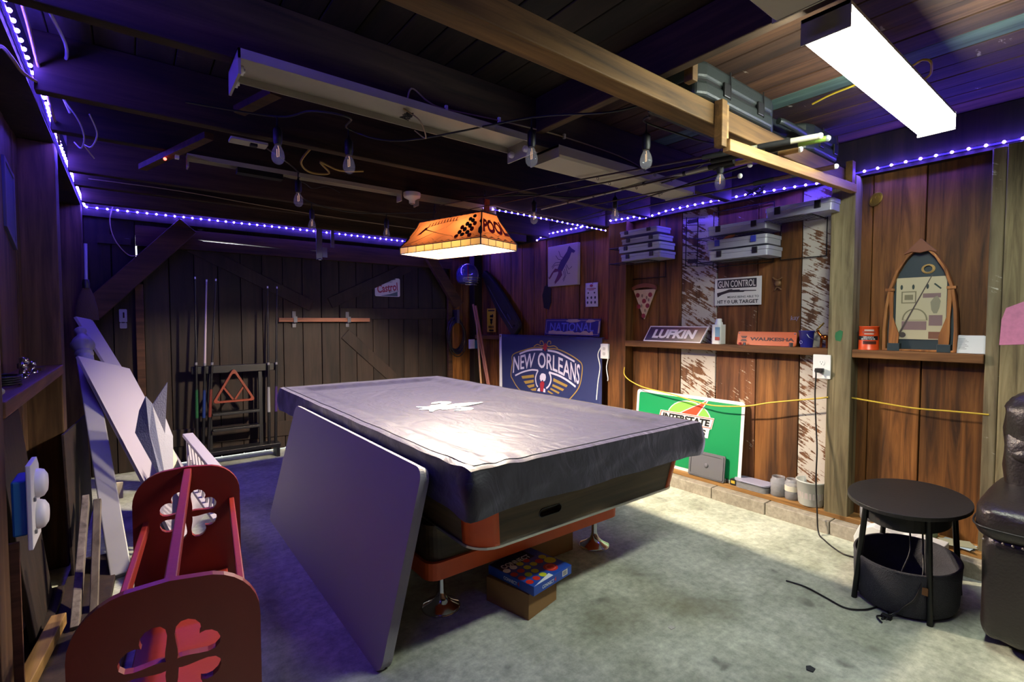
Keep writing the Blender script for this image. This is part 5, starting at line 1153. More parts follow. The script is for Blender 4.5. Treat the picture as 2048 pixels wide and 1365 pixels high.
for x, y in ((-.08, .18), (.1, .12), (-.1, -.12), (.04, -.26), (.18, .05)): MB().prism(circ(.009, 8, x * pw_, y * ph_, .016), .012, .0145).build('mushroom', mat('mushroom', (120, 100, 84), .7), pz, world=False)
gs = RWt('metal_sign', 'white sign about gun control with a black shotgun outline', 'sign', 1475, 583, 3.648)
w, h = wpx(1429, 1522, 583), .21
MB().box((-w / 2, -h / 2, 0), (w / 2, h / 2, .004)).build('panel', mat('sign_offwhite', (200, 198, 194), .45), gs, world=False, bevel=.001, seg=1)
INK = mat('ink_black', (20, 22, 26), .5)
flat(gs, 'black_band', [[(-w * .44, h * .12), (w * .4, h * .12), (w * .4, h * .44), (-w * .44, h * .44)]], INK, .004)
text(gs, 'GUN CONTROL', MATS['sign_offwhite'], -w * .02, h * .28, w * .8, h * .24, .0046, .0004, .012)
flat(gs, 'shotgun_print', [[((x / 380 - .5) * w, (112 - y) / 225 * h) for x, y in ((20, 120), (60, 112), (90, 104), (120, 94), (150, 92), (150, 98), (210, 98), (210, 104), (340, 108), (340, 114), (250, 114), (240, 120), (130, 118), (110, 122), (60, 136), (26, 156), (22, 140))][::-1]], INK, .004)
text(gs, 'MEANS BEING ABLE TO', INK, w * .12, -h * .2, w * .66, h * .075, .004, .0005, .015)
text(gs, 'HIT Y', INK, -w * .335, -h * .37, w * .2, h * .13, .004, .0005, .03); text(gs, 'UR TARGET', INK, w * .16, -h * .37, w * .56, h * .13, .004, .0005, .03)
flat(gs, 'target_ring', [[circ(.012, 16, -w * .185, -h * .37), circ(.008, 16, -w * .185, -h * .37)], circ(.004, 10, -w * .185, -h * .37)], INK, .004)
rs = RWt('door_knocker', 'small tarnished horseshoe-like ornament nailed right of the gun sign', 'ornament', 1556, 567, 3.65)
OLD = mat('old_brass', (120, 90, 60), .5, .5)
MB().lathe([(.024, 0), (.024, .006), (.012, .012), (0, .013)], 16).build('rosette', OLD, rs, world=False)
MB().tube([(-.035, .045, .006), (-.02, .03, .006), (0, .022, .008), (.02, .03, .006), (.03, .04, .006)], .005, 6).build('arm', OLD, rs, world=False)
MB().tube([(-.02, -.05, .006), (-.006, -.028, .006), (.008, -.03, .008), (.024, -.045, .006)], .005, 6).build('arm', OLD, rs, world=False)
ct = RWt('chalk_name', '', '', 1592, 636, 3.65); bpy.data.objects.remove(ct)
ch = text(wr, 'kay', mat('chalk_lavender', (130, 120, 150), .8), 0, 0, .06, .04, .0005, .0005, .0, .3, name='chalk_mark'); ch.matrix_basis = Matrix.Translation(AX(1590, 637, 3.657)) @ RW.to_4x4() @ Matrix.Rotation(.15, 4, 'Z')
# storage boxes on wire shelves
CLR, _nt, _b = nt_new('clear_box_plastic'); _b.inputs['Base Color'].default_value = lin((176, 176, 190)); _b.inputs['Roughness'].default_value = .25; _b.inputs['Alpha'].default_value = .72
def obox(label, L_, D_, H_, pxc, pyc, X, latch=BLACK, rot=0):
    c = AX(pxc, pyc, X); t = thing('storage_box', label, 'box', (X, c.y, c.z), RW @ Matrix.Rotation(rot, 3, 'Y'), 'clear tackle boxes on the wall shelves')
    MB().prism(rrect(L_, D_, .02, 4, 0, 0), 0, H_ * .62, Matrix(((1, 0, 0, 0), (0, 0, 1, 0), (0, -1, 0, -D_ / 2), (0, 0, 0, 1)))).build('tray', CLR, t, world=False, bevel=.004)
    MB().prism(rrect(L_ + .008, D_ + .008, .02, 4, 0, 0), H_ * .63, H_, Matrix(((1, 0, 0, 0), (0, 0, 1, 0), (0, -1, 0, -D_ / 2), (0, 0, 0, 1)))).build('lid', CLR, t, world=False, bevel=.004)
    for s_ in (-.3, .3): MB().box((s_ * L_ - .018, H_ * .3, .002), (s_ * L_ + .018, H_ * .95, .012)).build('latch', latch, t, world=False, bevel=.002)
    return t
def rowz(px, py, X): return AX(px, py, X).z
XF = 3.42
ln2 = wpx(1412, 1530, 470, XF)
obox('clear tackle box on top of the middle shelf with an orange lure below it', ln2, .22, .066, 1471, 465, XF)
obox('clear tackle box with blue latches in the middle of its shelf', ln2 * 1.02, .22, .066, 1470, 494, XF, mat('latch_blue', (50, 60, 170), .4))
obox('clear tackle box at the bottom of the middle shelf above the gun sign', ln2, .22, .066, 1473, 516, XF)
ln3 = wpx(1527, 1660, 420, XF)
obox('clear tackle box standing highest, next to the right post', ln3, .22, .075, 1594, 430, XF)
ln1 = wpx(1238, 1312, 470, XF)
obox('clear tackle box topmost of the left shelf stack', ln1, .2, .045, 1275, 469, XF)
obox('clear tackle box second from top of the left shelf stack', ln1 * 1.02, .2, .045, 1279, 485, XF + .02)
obox('clear tackle box third from top of the left shelf stack', ln1 * 1.1, .22, .055, 1276, 502, XF - .02)
obox('clear tackle box at the bottom of the left stack over the pizza slice', ln1 * 1.05, .22, .055, 1279, 519, XF - .01)
lu = thing('fishing_lure', 'orange fishing lure lying on the blue-latched tackle box', 'lure', AX(1460, 478, 3.45))
a = AX(1447, 479, 3.45); b_ = AX(1470, 470, 3.45)
MB().tube([a, a.lerp(b_, .3), a.lerp(b_, .7), b_], [.006, .016, .014, .005], 10).build('body', mat('lure_orange', (190, 110, 50), .4), lu); MB().tube([b_, b_ + Vector((0, -.02, -.01))], .003, 5).build('hook', STEEL, lu)
WIRE = mat('wire_black', (12, 11, 16), .4, .5)
def wrack(label, px0, px1, py0, py1, shelves, X0_=3.40):
    y0, y1 = AX(px0, 480, 3.63).y, AX(px1, 480, 3.63).y; c = AX((px0 + px1) / 2, py1, 3.64)
    z0, z1 = AX(px0, py1, 3.63).z, AX(px0, py0, 3.63).z
    t = thing('wire_shelf', label, 'shelf', c, None, 'black wire shelves on the right wall')
    for y in (y0, y1):
        MB().tube([(3.645, y, z0), (3.645, y, z1)], .0035, 5).build('upright', WIRE, t)
    for z in shelves:
        MB().tube([(3.645, y0, z), (X0_, y0, z), (X0_, y1, z), (3.645, y1, z)], .0035, 5).build('shelf_rim', WIRE, t)
        for i in range(1, 6):
            x = 3.645 + (X0_ - 3.645) * i / 6; MB().tube([(x, y0, z), (x, y1, z)], .002, 4).build('wire', WIRE, t)
    for z in (z0, z1): MB().tube([(3.645, y0, z), (3.645, y1, z)], .0035, 5).build('cross_wire', WIRE, t)
    return t
wrack('black wire shelf under the left stack of tackle boxes', 1252, 1330, 440, 560, [rowz(1280, 521, XF) - .006, rowz(1280, 488, XF) - .01])
wrack('black wire shelf under the middle tackle boxes', 1425, 1545, 425, 535, [rowz(1473, 518, XF) - .006, rowz(1471, 467, XF) - .006])
wrack('black wire shelf under the highest tackle box by the post', 1560, 1652, 415, 520, [rowz(1594, 432, XF) - .006])
t = thing('wire_ladder', 'narrow black wire rack ladder on the whitewashed board', 'rack', AX(1388, 535, 3.64), None)
for px_ in (1373, 1396): MB().tube([AX(px_, 435, 3.63), AX(px_ - 2, 534, 3.63)], .004, 5).build('upright', WIRE, t)
for py_ in (437, 451, 464, 478, 492, 506, 520, 533): MB().tube([AX(1366, py_, 3.632), AX(1410, py_ - 1, 3.632)], .003, 5).build('rung', WIRE, t)
for py_ in (443, 523): MB().cbox(AX(1385, py_, 3.628), (.006, .085, .03)).build('clip', BLACK, t)
# ------------------------------------------------------------------ middle bay: ledge things
SZ = 1.175
def on(px, X=3.6, z=SZ): return Vector((X, AX(px, 690, X).y, z))
lf = thing('metal_sign', 'black slanted sign with bold white capital letters on the ledge', 'sign', on(1347, 3.57) , RW @ Matrix.Rotation(-.22, 3, 'X'))
w, h = wpx(1288, 1402, 680, 3.57), .135; sk = .055
def para(i): return [(-w / 2 + i - sk * .45 + sk * i / h, i), (w / 2 - i - sk * .45 + sk * i / h, i), (w / 2 - i + sk * .55 - sk * i / h, h - i), (-w / 2 + i + sk * .55 - sk * i / h, h - i)]
MB().prism(para(0), 0, .012).build('panel', mat('sign_cream', (206, 202, 208), .4), lf, world=False)
flat(lf, 'black_field', [para(.009)], mat('field_black', (16, 16, 30), .35), .012)
text(lf, 'LUFKIN', MATS['sign_cream'], 0, h * .5, w * .78, h * .56, .0128, .001, .05, .32)
jg = thing('plastic_jug', 'white plastic bottle with a blue label standing on the ledge', 'bottle', on(1437, 3.6))
MB().prism(rrect(.095, .075, .02, 4), 0, .15).build('body', WHITE, jg, world=False, bevel=.012, seg=3)
MB().lathe([(.03, .15), (.028, .165), (.022, .172), (.022, .19), (.018, .195), (0, .196)], 18).build('cap', WHITE, jg, world=False)
MB().box((-.052, -.037, .03), (-.0482, .0, .13)).build('label', mat('label_teal', (110, 150, 180), .5), jg, world=False)
MB().box((-.053, -.037, .03), (-.0522, .0, .055)).build('label', mat('label_red', (160, 60, 50), .5), jg, world=False)
wk = thing('metal_sign', 'orange plate with dark stamped capital letters leaning on the ledge', 'sign', on(1531, 3.59), RW @ Matrix.Rotation(-.15, 3, 'X'))
w, h = wpx(1474, 1592, 680, 3.59), .1
MB().prism(rrect(w, h, .012, 4, 0, h / 2), 0, .008).build('plate', mat('plate_orange', (196, 92, 44), .45, var=.05), wk, world=False, bevel=.002)
text(wk, 'WAUKESHA', mat('ink_brown', (60, 26, 20), .5), w * .1, h * .46, w * .74, h * .25, .008, .001, .05)
flat(wk, 'hourglass_logo', [[(-w * .44, h * .66), (-w * .32, h * .66), (-w * .35, h * .48), (-w * .32, h * .26), (-w * .44, h * .26), (-w * .41, h * .48)]], MATS['ink_brown'], .008)
flat(wk, 'logo_stripe', [[(-w * .45, h * .44), (-w * .31, h * .44), (-w * .31, h * .49), (-w * .45, h * .49)]], MATS['plate_orange'], .0092)
for s_ in (-1, 1): MB().lathe([(.005, 0), (.005, .002), (0, .003)], 10, Matrix.Translation((s_ * w * .47, h * .88, .008))).build('screw', STEEL, wk, world=False)
bk = thing('small_bucket', 'small blue bucket with wire handle on the ledge by the post', 'bucket', on(1613, 3.59))
MB().lathe([(.036, 0), (.046, .105), (.049, .107), (.049, .112), (.044, .112), (.035, .004), (0, .003)], 24).build('pail', mat('bucket_blue', (28, 28, 120), .4), bk, world=False)
MB().tube([(-.048, -.02, .09), (-.055, -.035, .07), (-.03, -.065, .05), (0, -.07, .045), (-.0, -.075, .04)], .0018, 5).build('bail', STEEL, bk, world=False)
MB().tube([(-.043 + .0, .018 + .008 * math.cos(a_), .035 + .01 * math.sin(a_)) for a_ in [2 * PI * i / 10 for i in range(10)]], .002, 4, closed=True).build('logo', mat('logo_pale', (130, 130, 190), .5), bk, world=False)
# brass animal figures and small odds on the ledge
fg = thing('brass_figure', 'tiny brass animal figure on the ledge beside the blue bucket', 'figurine', on(1648, 3.58))
CB = mat('copper', (170, 96, 46), .25, 1)
MB().ball((0, 0, .07), .02, 10, (1, 1.3, .9)).build('body', CB, fg, world=False)
for sx_, sy_ in ((-1, -1), (1, -1), (-1, 1), (1, 1)): MB().tube([(sx_ * .01, sy_ * .016, .062), (sx_ * .01, sy_ * .018, .0)], [.004, .003], 6).build('leg', CB, fg, world=False)
MB().tube([(0, .02, .08), (0, .034, .1), (0, .04, .115)], [.01, .008, .01], 8).build('neck', CB, fg, world=False)
MB().tube(catm([(0, .045, .12), (-.01, .03, .13), (-.012, .012, .15), (-.008, .0, .165)], 4), .006, 6).build('horn', BRASS, fg, world=False)
for k_, (px_, lab, m, s_) in enumerate(((1582, 'small silver metal cube beside the orange plate', STEEL, .028), (1489, 'small grey nut at the left end of the orange plate', STEEL, .02), (1480, 'little red object left of the orange plate', mat('knick_red', (150, 40, 40), .5), .02))):
    p = on(px_, 3.56); solo(MB().prism(circ(s_ / 2, 6 if k_ else 4), 0, s_, Matrix.Translation(p)), 'knick_knack', m, lab, 'knick-knack', bevel=.001, seg=1)
# ------------------------------------------------------------------ near bay
ov = RWt('brass_emblem', 'oval brass emblem tilted on the near bay wall', 'emblem', 1752, 399, 3.652)
F = Matrix.Rotation(-.5, 4, 'Z')
MB().prism(circ(.032, 24, 0, 0, .045), 0, .006, F).build('plate', BRASS, ov, world=False, bevel=.002)
MB().prism([circ(.026, 24, 0, 0, .038), circ(.022, 24, 0, 0, .033)], .006, .009, F).build('ring', BRASS, ov, world=False)
MB().prism([circ(.012, 14, 0, .012), circ(.008, 14, 0, .012)], .006, .01, F).build('knot', BRASS, ov, world=False)
cn_ = thing('oil_can', 'orange motor oil can on the near ledge', 'can', on(1737, 3.6))
MB().lathe([(.054, 0), (.054, .004), (.052, .006), (.052, .138), (.054, .14), (.054, .144), (.048, .144), (.047, .14), (0, .14)], 28).build('can', mat('can_orange', (206, 70, 24), .35), cn_, world=False)
def onc(nm, a0, a1, z0_, z1_, m, r=.0524): MB().grid(lambda u_, v_: Vector((r * math.cos(a0 + (a1 - a0) * u_), r * math.sin(a0 + (a1 - a0) * u_), z0_ + (z1_ - z0_) * v_)), 12, 1).build(nm, m, cn_, world=False)
onc('black_label', PI * .68, PI * 1.42, .06, .085, BLACK); onc('brown_bar', PI * .9, PI * 1.35, .035, .055, mat('can_brown', (70, 30, 20), .4))
onc('shield_logo', PI * .95, PI * 1.25, .095, .125, mat('can_silver', (190, 170, 160), .4)); onc('shield_bar', PI * .88, PI * 1.32, .102, .115, mat('can_orange2', (150, 60, 34), .4), .0528)
def ctext(s_, z_, hgt, m, span, r=.0531):
    o_ = text(cn_, s_, m, 0, 0, 1, 1, 0, 0, .01)
    for v in o_.data.vertices: an = PI * 1.08 + v.co.x * span; v.co = (r * math.cos(an), r * math.sin(an), z_ + v.co.y * hgt)
ctext("GENUINE H", .078, .009, WHITE, 1.0); ctext('MOTORCYCLE OIL', .067, .008, WHITE, 1.4)
# boat-shaped shadow box
bx_ = thing('boat_shadow_box', 'rowboat-shaped fishing shadow box with paddles on the near ledge', 'decoration', on(1838, 3.615), RW)
bh, bw2 = .645, .17
OAK = wood('boat_oak', (96, 58, 28), (150, 96, 50), (176, 122, 70), 'Y', .5, .02); BTL = mat('boat_teal', (34, 48, 52), .5); 
side = [(bw2, 0), (bw2 + .002, .12), (bw2 - .004, .24), (bw2 - .02, .36), (bw2 - .055, .47), (bw2 - .1, .55), (.0, .63)]
hull = side + [(-x, y) for x, y in side[::-1][1:]]
inn = [(x * .9, .012 + y * .955) for x, y in hull]
MB().prism([hull, inn], -.02, .028).build('hull_rim', OAK, bx_, world=False, bevel=.003)
MB().prism(inn, -.02, -.008).build('back_panel', BTL, bx_, world=False)
MB().prism([(-.076, .562), (-.072, .572), (0, .65), (.072, .572), (.076, .562), (.04, .575), (.0, .566), (-.04, .575)], .02, .036).build('bow_deck', mat('bow_brown', (112, 62, 32), .5), bx_, world=False, bevel=.003)
pr = MB().box((-.115, .07, -.008), (.115, .43, -.002)).build('picture', mat('fishing_picture', (176, 166, 136), .6), bx_, world=False)
for s_ in (-1, 1):
    MB().prism([(s_ * .135 - .012, .36), (s_ * .135 + .012, .36), (s_ * .13 + .008, .2), (s_ * .115 + .024, .1), (s_ * .115 + .02, .005), (s_ * .115 - .024, .005), (s_ * .115 - .026, .09), (s_ * .13 - .008, .2)], .014, .026).build('paddle', OAK, bx_, world=False, bevel=.002)
    MB().box((s_ * .14 - .02, .355, .008), (s_ * .14 + .02, .37, .034)).build('oarlock', OAK, bx_, world=False)
    MB().box((s_ * .115 - .03, -.0, -.01), (s_ * .115 + .03, .045, .03)).build('foot_block', BTL, bx_, world=False, bevel=.002)
for k_ in range(4): MB().tube([(.03 + (.03 - .003 * k_) * math.cos(a_), .475 + (.026 - .002 * k_) * math.sin(a_), -.004 + .002 * k_) for a_ in [2 * PI * i / 18 for i in range(18)]], .002, 5, closed=True).build('rope_coil', mat('rope_tan', (170, 140, 84), .7), bx_, world=False)
PKB = mat('pic_dark', (70, 60, 54), .6); PGR = mat('pic_olive', (116, 110, 84), .6); PMV = mat('pic_mauve', (120, 96, 96), .6)
flat(bx_, 'fishing_pole', [band([(-.1, .09), (.05, .44)], [.01, .004])], PKB, .0)
flat(bx_, 'float', [circ(.006, 10, x, .375, .015) for x in (-.09, -.035, .03)] + [band([(.06, .39), (.09, .36)], .008)], mat('pic_green', (40, 56, 50), .6), -.0018)
flat(bx_, 'framed_fish_print', [[[(-.09, .28), (-.02, .28), (-.02, .35), (-.09, .35)], [(-.084, .286), (-.084, .344), (-.026, .344), (-.026, .286)]], [(-.075, .3), (-.035, .3), (-.035, .33), (-.075, .33)]], PGR, -.0018)
flat(bx_, 'photo_print', [[(-.085, .125), (.03, .125), (.03, .175), (-.085, .175)], [(.04, .15), (.1, .15), (.1, .21), (.04, .21)], [(.01, .31), (.09, .31), (.09, .335), (.01, .335)]], PMV, -.0018)
flat(bx_, 'net_print', [[arc(-.025, .18, .06, 0, 180, 14, .07), arc(-.025, .183, .052, 0, 180, 14, .06)]], PGR, -.0015)
flat(bx_, 'fish_print', [[(.06, .31), (.045, .285), (.05, .24), (.06, .22), (.075, .22), (.085, .25), (.09, .29), (.075, .32)]], mat('pic_fish', (130, 126, 104), .6), -.0012)
flat(bx_, 'reel_print', [circ(.016, 14, -.08, .095)], PKB, -.0012); flat(bx_, 'creel_print', [[(.04, .075), (.105, .075), (.105, .115), (.04, .115)]], mat('pic_brown', (110, 70, 50), .6), -.0015)
pp_ = thing('paper_stack', 'white printed leaflets propped upright on the near ledge', 'paper', on(1940, 3.6), RW @ Matrix.Rotation(-.18, 3, 'X'))
for k_, (dx, rz_) in enumerate(((.012, -.04), (.004, -.02), (-.006, .01))): MB().box((-.062 + dx, .0, k_ * .003), (.062 + dx, .098, k_ * .003 + .0012), Matrix.Rotation(rz_, 4, 'Z')).build('leaflet', mat('leaflet', (196, 198, 200), .7), pp_, world=False)
flat(pp_, 'print_line', [[(-.05, .078 - i * .008), (-.05 + .03 + .02 * ((i * 7) % 3) / 3, .078 - i * .008), (-.05 + .03 + .02 * ((i * 7) % 3) / 3, .0803 - i * .008), (-.05, .0803 - i * .008)] for i in range(8)], mat('print_grey', (110, 114, 120), .7), .0074, .0003)
# outlet with black plug
op = thing('outlet_plate', 'white outlet plate with a black plug below the middle ledge', 'outlet', AX(1643, 734, 3.53), RW)
MB().box((-.052, -.078, -.01), (.052, .078, .0)).build('plate', WHITE, op, world=False, bevel=.004)
for y in (.026, -.026):
    s_ = MB().prism(rrect(.036, .032, .013), 0, .0025); q = s_.build('socket', mat('socket_white', (232, 232, 230), .4), op, world=False); q.location = (0, y, 0)
    flat(q, 'slot', [[(-.008, .0), (-.006, .0), (-.006, .01), (-.008, .01)], [(.006, .0), (.008, .0), (.008, .009), (.006, .009)], circ(.003, 8, 0, -.008)], BLACK, .0025)
pc_ = AX(1640, 741, 3.5)
pw1 = thing('power_cord', 'black power cord plugged in and trailing to the side table', 'cord', (3.3, 1.0, 0))
MB().box((3.49, pc_.y - .018, pc_.z - .016), (3.524, pc_.y + .03, pc_.z + .012)).build('plug', BLACK, pw1, bevel=.005)
MB().tube(catm([(3.5, pc_.y + .03, pc_.z - .004), AX(1632, 750, 3.49), AX(1630, 790, 3.49), AX(1632, 850, 3.49), AX(1634, 900, 3.47), AX(1632, 960, 3.45), AX(1634, 1020, 3.43), AX(1637, 1066, 3.4), AZ(1650, 1082, .006), AZ(1668, 1097, .006), AZ(1690, 1110, .006), AZ(1722, 1118, .006)], 6), .0045, 6).build('cable', BLACK, pw1)
cab('yellow cable sagging across the middle bay and green sign', [AX(1249, 735, 3.535), AX(1249, 750, 3.535), AX(1262, 763, 3.53), AX(1290, 776, 3.53), AX(1340, 788, 3.53), AX(1390, 803, 3.53), AX(1430, 812, 3.53), AX(1490, 813, 3.53), AX(1540, 806, 3.53), AX(1605, 800, 3.535), AX(1640, 797, 3.535), AX(1656, 795, 3.535)], 'yellow_cable', .005, YELLOW)
cab('yellow cable stretched across the near bay boards', [AX(1703, 796, 3.57), AX(1760, 806, 3.57), AX(1828, 817, 3.57), AX(1900, 823, 3.57), AX(1978, 830, 3.57)], 'yellow_cable', .005, YELLOW)
# ------------------------------------------------------------------ green sign leaning on the sill
A = AX(1478, 948, 3.575); 
F = frame((3.572, AX(1481, 948, 3.572).y, .1185), (0, -1, 0), (.05, 0, .6))
sgw, sgh = .99, .625
gn = thing('battery_sign', 'green battery dealer sign with white border leaning against the wall', 'sign', F.translation, F.to_3x3())
MB().prism(rrect(sgw, sgh, .03, 4, -sgw / 2, sgh / 2), -.003, 0).build('panel', mat('sign_white2', (216, 214, 210), .4), gn, world=False)
GRS = mat('sign_green', (10, 128, 74), .4); flat(gn, 'green_field', [rrect(sgw - .05, sgh - .05, .02, 4, -sgw / 2, sgh / 2)], GRS, .0)
def gc_(cx, cy): p = F.inverted() @ AX(1220 + cx * 500 / 1896, 700 + cy * 500 / 1896, 3.6); return (p.x, p.y)
LIMEG = mat('sign_lime', (120, 190, 70), .4); SR2 = mat('sign_red2', (214, 66, 36), .4); BK2 = mat('sign_black', (14, 16, 16), .4)
ctr = gc_(590, 530)
flat(gn, 'white_oval', [circ(.205, 30, ctr[0], ctr[1], .155)], MATS['sign_white2'], .001)
flat(gn, 'lime_oval', [circ(.197, 30, ctr[0], ctr[1], .148)], LIMEG, .002)
flat(gn, 'bolt_edge', [[gc_(430, 520), gc_(748, 372), gc_(650, 520)]], MATS['sign_white2'], .003)
flat(gn, 'red_bolt', [[gc_(455, 515), gc_(730, 388), gc_(640, 515)]], SR2, .004)
F2 = Matrix.Rotation(-.1, 4, 'Z')
w_ = .46
flat(gn, 'name_band', [[(ctr[0] - w_ * .58, ctr[1] + .045), (ctr[0] + w_ * .5, ctr[1] + .045), (ctr[0] + w_ * .5 - .02, ctr[1] - .045), (ctr[0] - w_ * .58 - .02, ctr[1] - .045)], [(ctr[0] - w_ * .5, ctr[1] - .045), (ctr[0] + w_ * .42, ctr[1] - .045), (ctr[0] + w_ * .4, ctr[1] - .12), (ctr[0] - w_ * .5, ctr[1] - .12)]], MATS['sign_white2'], .0048)
flat(gn, 'red_outline', [[[(ctr[0] - w_ * .57, ctr[1] + .04), (ctr[0] + w_ * .49, ctr[1] + .04), (ctr[0] + w_ * .49 - .02, ctr[1] - .04), (ctr[0] - w_ * .57 - .02, ctr[1] - .04)], [(ctr[0] - w_ * .555, ctr[1] + .034), (ctr[0] - w_ * .555 - .016, ctr[1] - .034), (ctr[0] + w_ * .475 - .016, ctr[1] - .034), (ctr[0] + w_ * .475, ctr[1] + .034)]]], SR2, .0056)
text(gn, 'INTERSTATE', BK2, ctr[0] - .025, ctr[1], w_ * .96, .056, .0064, .001, .045, .15)
text(gn, 'BATTERIES', BK2, ctr[0] - .02, ctr[1] - .082, w_ * .8, .05, .0064, .001, .045, .15)
text(gn, 'DEALER', MATS['sign_white2'], gc_(640, 775)[0], gc_(640, 775)[1] - .02, .2, .05, .001, .001, .02)
# ------------------------------------------------------------------ sill things
def sl2(px, X=3.58): return Vector((X, AX(px, 960, X).y, .1185))
ty = thing('grey_tray', 'flat grey plastic tray leaning on the sill in front of the green sign', 'tray', sl2(1412, 3.545), RW @ Matrix.Rotation(-.1, 3, 'X'))
w = wpx(1372, 1443, 930, 3.545)
MB().prism(rrect(w, .2, .01, 4, 0, .1), 0, .012).build('tray', mat('tray_slate', (92, 92, 98), .55), ty, world=False, bevel=.004)
MB().prism([rrect(w - .02, .18, .01, 4, 0, .1), rrect(w - .04, .16, .01, 4, 0, .1)], .012, .017).build('rim', MATS['tray_slate'], ty, world=False)
MB().lathe([(.018, 0), (.018, .004), (.008, .006), (0, .006)], 14, Matrix.Translation((-.0, .1, .012))).build('emblem', MATS['tray_slate'], ty, world=False)
wh = thing('toy_axle', 'pair of little black wheels on an axle beside the grey tray', 'toy part', sl2(1449, 3.575))
for dy in (-.022, .022): MB().lathe([(.016, -.008), (.016, .008)], 14, Matrix.Translation((0, dy, .016)) @ Matrix.Rotation(PI / 2, 4, 'X') @ Matrix.Rotation(.5, 4, 'Y')).build('wheel', BLACK, wh, world=False)
MB().tube([(0, -.022, .016), (0, .022, .016)], .003, 6).build('axle', STEEL, wh, world=False)
tm = thing('tape_measure', 'small black and yellow tape measure on the sill', 'tape measure', sl2(1468, 3.56), RW)
MB().prism(rrect(.05, .05, .012, 4, 0, .025), -.015, .015).build('case', BLACK, tm, world=False, bevel=.003); MB().box((-.015, .015, .015), (.015, .036, .0165)).build('label', YELLOW, tm, world=False)
PLC, _nt, _b = nt_new('clear_plastic'); _b.inputs['Base Color'].default_value = lin((170, 170, 176)); _b.inputs['Roughness'].default_value = .15; _b.inputs['Alpha'].default_value = .4
ct_ = thing('food_container', 'clear oblong food container with a lilac lid on the sill', 'container', sl2(1507, 3.59))
w = .24
MB().prism(rrect(.11, w, .04, 6), 0, .05).build('tub', PLC, ct_, world=False); MB().prism(rrect(.125, w + .015, .045, 6), .05, .062).build('lid', mat('lid_lilac', (150, 148, 172), .4), ct_, world=False, bevel=.003)
MB().prism(rrect(.095, w - .02, .035, 6), .003, .026).build('contents', mat('screws', (90, 88, 84), .5, .5, bump=1, bs=150), ct_, world=False)
def jar(label, px_, r, h, fill, lab=False):
    t = thing('glass_jar', label, 'jar', sl2(px_, 3.6))
    MB().lathe([(r * .9, 0), (r, .008), (r, h * .8), (r * .82, h * .88), (r * .82, h), (r * .78, h), (r * .78, h * .88), (r * .95, h * .79), (r * .95, .01), (0, .008)], 24).build('glass', PLC, t, world=False)
    MB().lathe([(r * .9, .009), (r * .9, h * fill), (0, h * fill)], 20).build('contents', mat('jar_fill', (92, 78, 62), .8, var=.3, vs=60, bump=1, bs=120), t, world=False)
    if lab: MB().lathe([(r * 1.01, h * .42), (r * 1.01, h * .68)], 24).build('label', mat('jar_label', (196, 190, 172), .7), t, world=False)
jar('wide glass jar of dark hardware on the sill', 1557, .052, .135, .5); jar('glass jar with a cream label on the sill beside the white pail', 1584, .044, .14, .28, True)
pa = thing('pail', 'translucent white plastic pail on the sill beside the post', 'pail', sl2(1623, 3.6))
MB().lathe([(.07, 0), (.076, .01), (.088, .155), (.093, .157), (.093, .165), (.084, .165), (.072, .012), (0, .01)], 28).build('pail', mat('pail_white', (176, 178, 174), .45), pa, world=False)
MB().lathe([(.0795, .05), (.0828, .09)], 24).build('label', mat('pail_label', (160, 150, 150), .6), pa, world=False)
sj = thing('glass_jar', 'small clear jar on the sill behind the round table, right of the post', 'jar', Vector((3.6, AX(1737, 1030, 3.6).y, .1185)))
MB().lathe([(.04, 0), (.045, .01), (.045, .07), (.038, .075), (.04, .09), (.036, .09), (.034, .075), (.04, .068), (.04, .012), (0, .01)], 20).build('glass', PLC, sj, world=False); MB().lathe([(.038, .012), (.038, .03), (0, .03)], 16).build('contents', MATS['jar_fill'], sj, world=False)
fo = thing('foam_block', 'broken white foam packing block between the round table and wall', 'foam block', (3.4, AX(1800, 1080, 3.4).y, 0))
random.seed(5)
MB().prism([(-.2, 0), (.17, 0), (.2, .06)] + [(.2 - .38 * i / 12, .15 + .02 * random.random() + .0 * i) for i in range(13)] + [(-.21, .08)], -.05, .05, frame((0, 0, 0), (0, -1, 0), (0, 0, 1))).build('block', mat('foam_white', (214, 214, 212), .8), fo, world=False, bevel=.004)
MB().cbox((-.052, .04, .09), (.006, .16, .06)).build('moulded_recess', mat('foam_grey', (176, 178, 176), .8), fo, world=False)
gt_ = thing('tumbler', 'green-tinted glass tumbler on the sill behind the round table', 'glass', Vector((3.6, AX(1862, 1060, 3.6).y, .1185)))
MB().lathe([(.03, 0), (.036, .1), (.033, .1), (.028, .006), (0, .006)], 20).build('glass', mat('green_glass', (120, 140, 110), .1, alpha=.6), gt_, world=False); MB().lathe([(.0345, .07), (.0355, .085)], 20).build('rim_band', mat('green_rim', (150, 160, 130), .3), gt_, world=False)
lp2 = thing('leaflets', 'blue and black printed leaflets lying on the near sill', 'paper', Vector((3.58, AX(1915, 1078, 3.58).y, .1185)))
for k_, (c_, r_) in enumerate((((40, 40, 46), .2), ((170, 190, 210), -.15), ((150, 150, 130), .5))): MB().box((-.05, -.07, .003 * k_), (.05, .07, .003 * k_ + .002), Matrix.Rotation(r_, 4, 'Z')).build('leaflet', mat('leaf_%d' % k_, c_, .6), lp2, world=False)
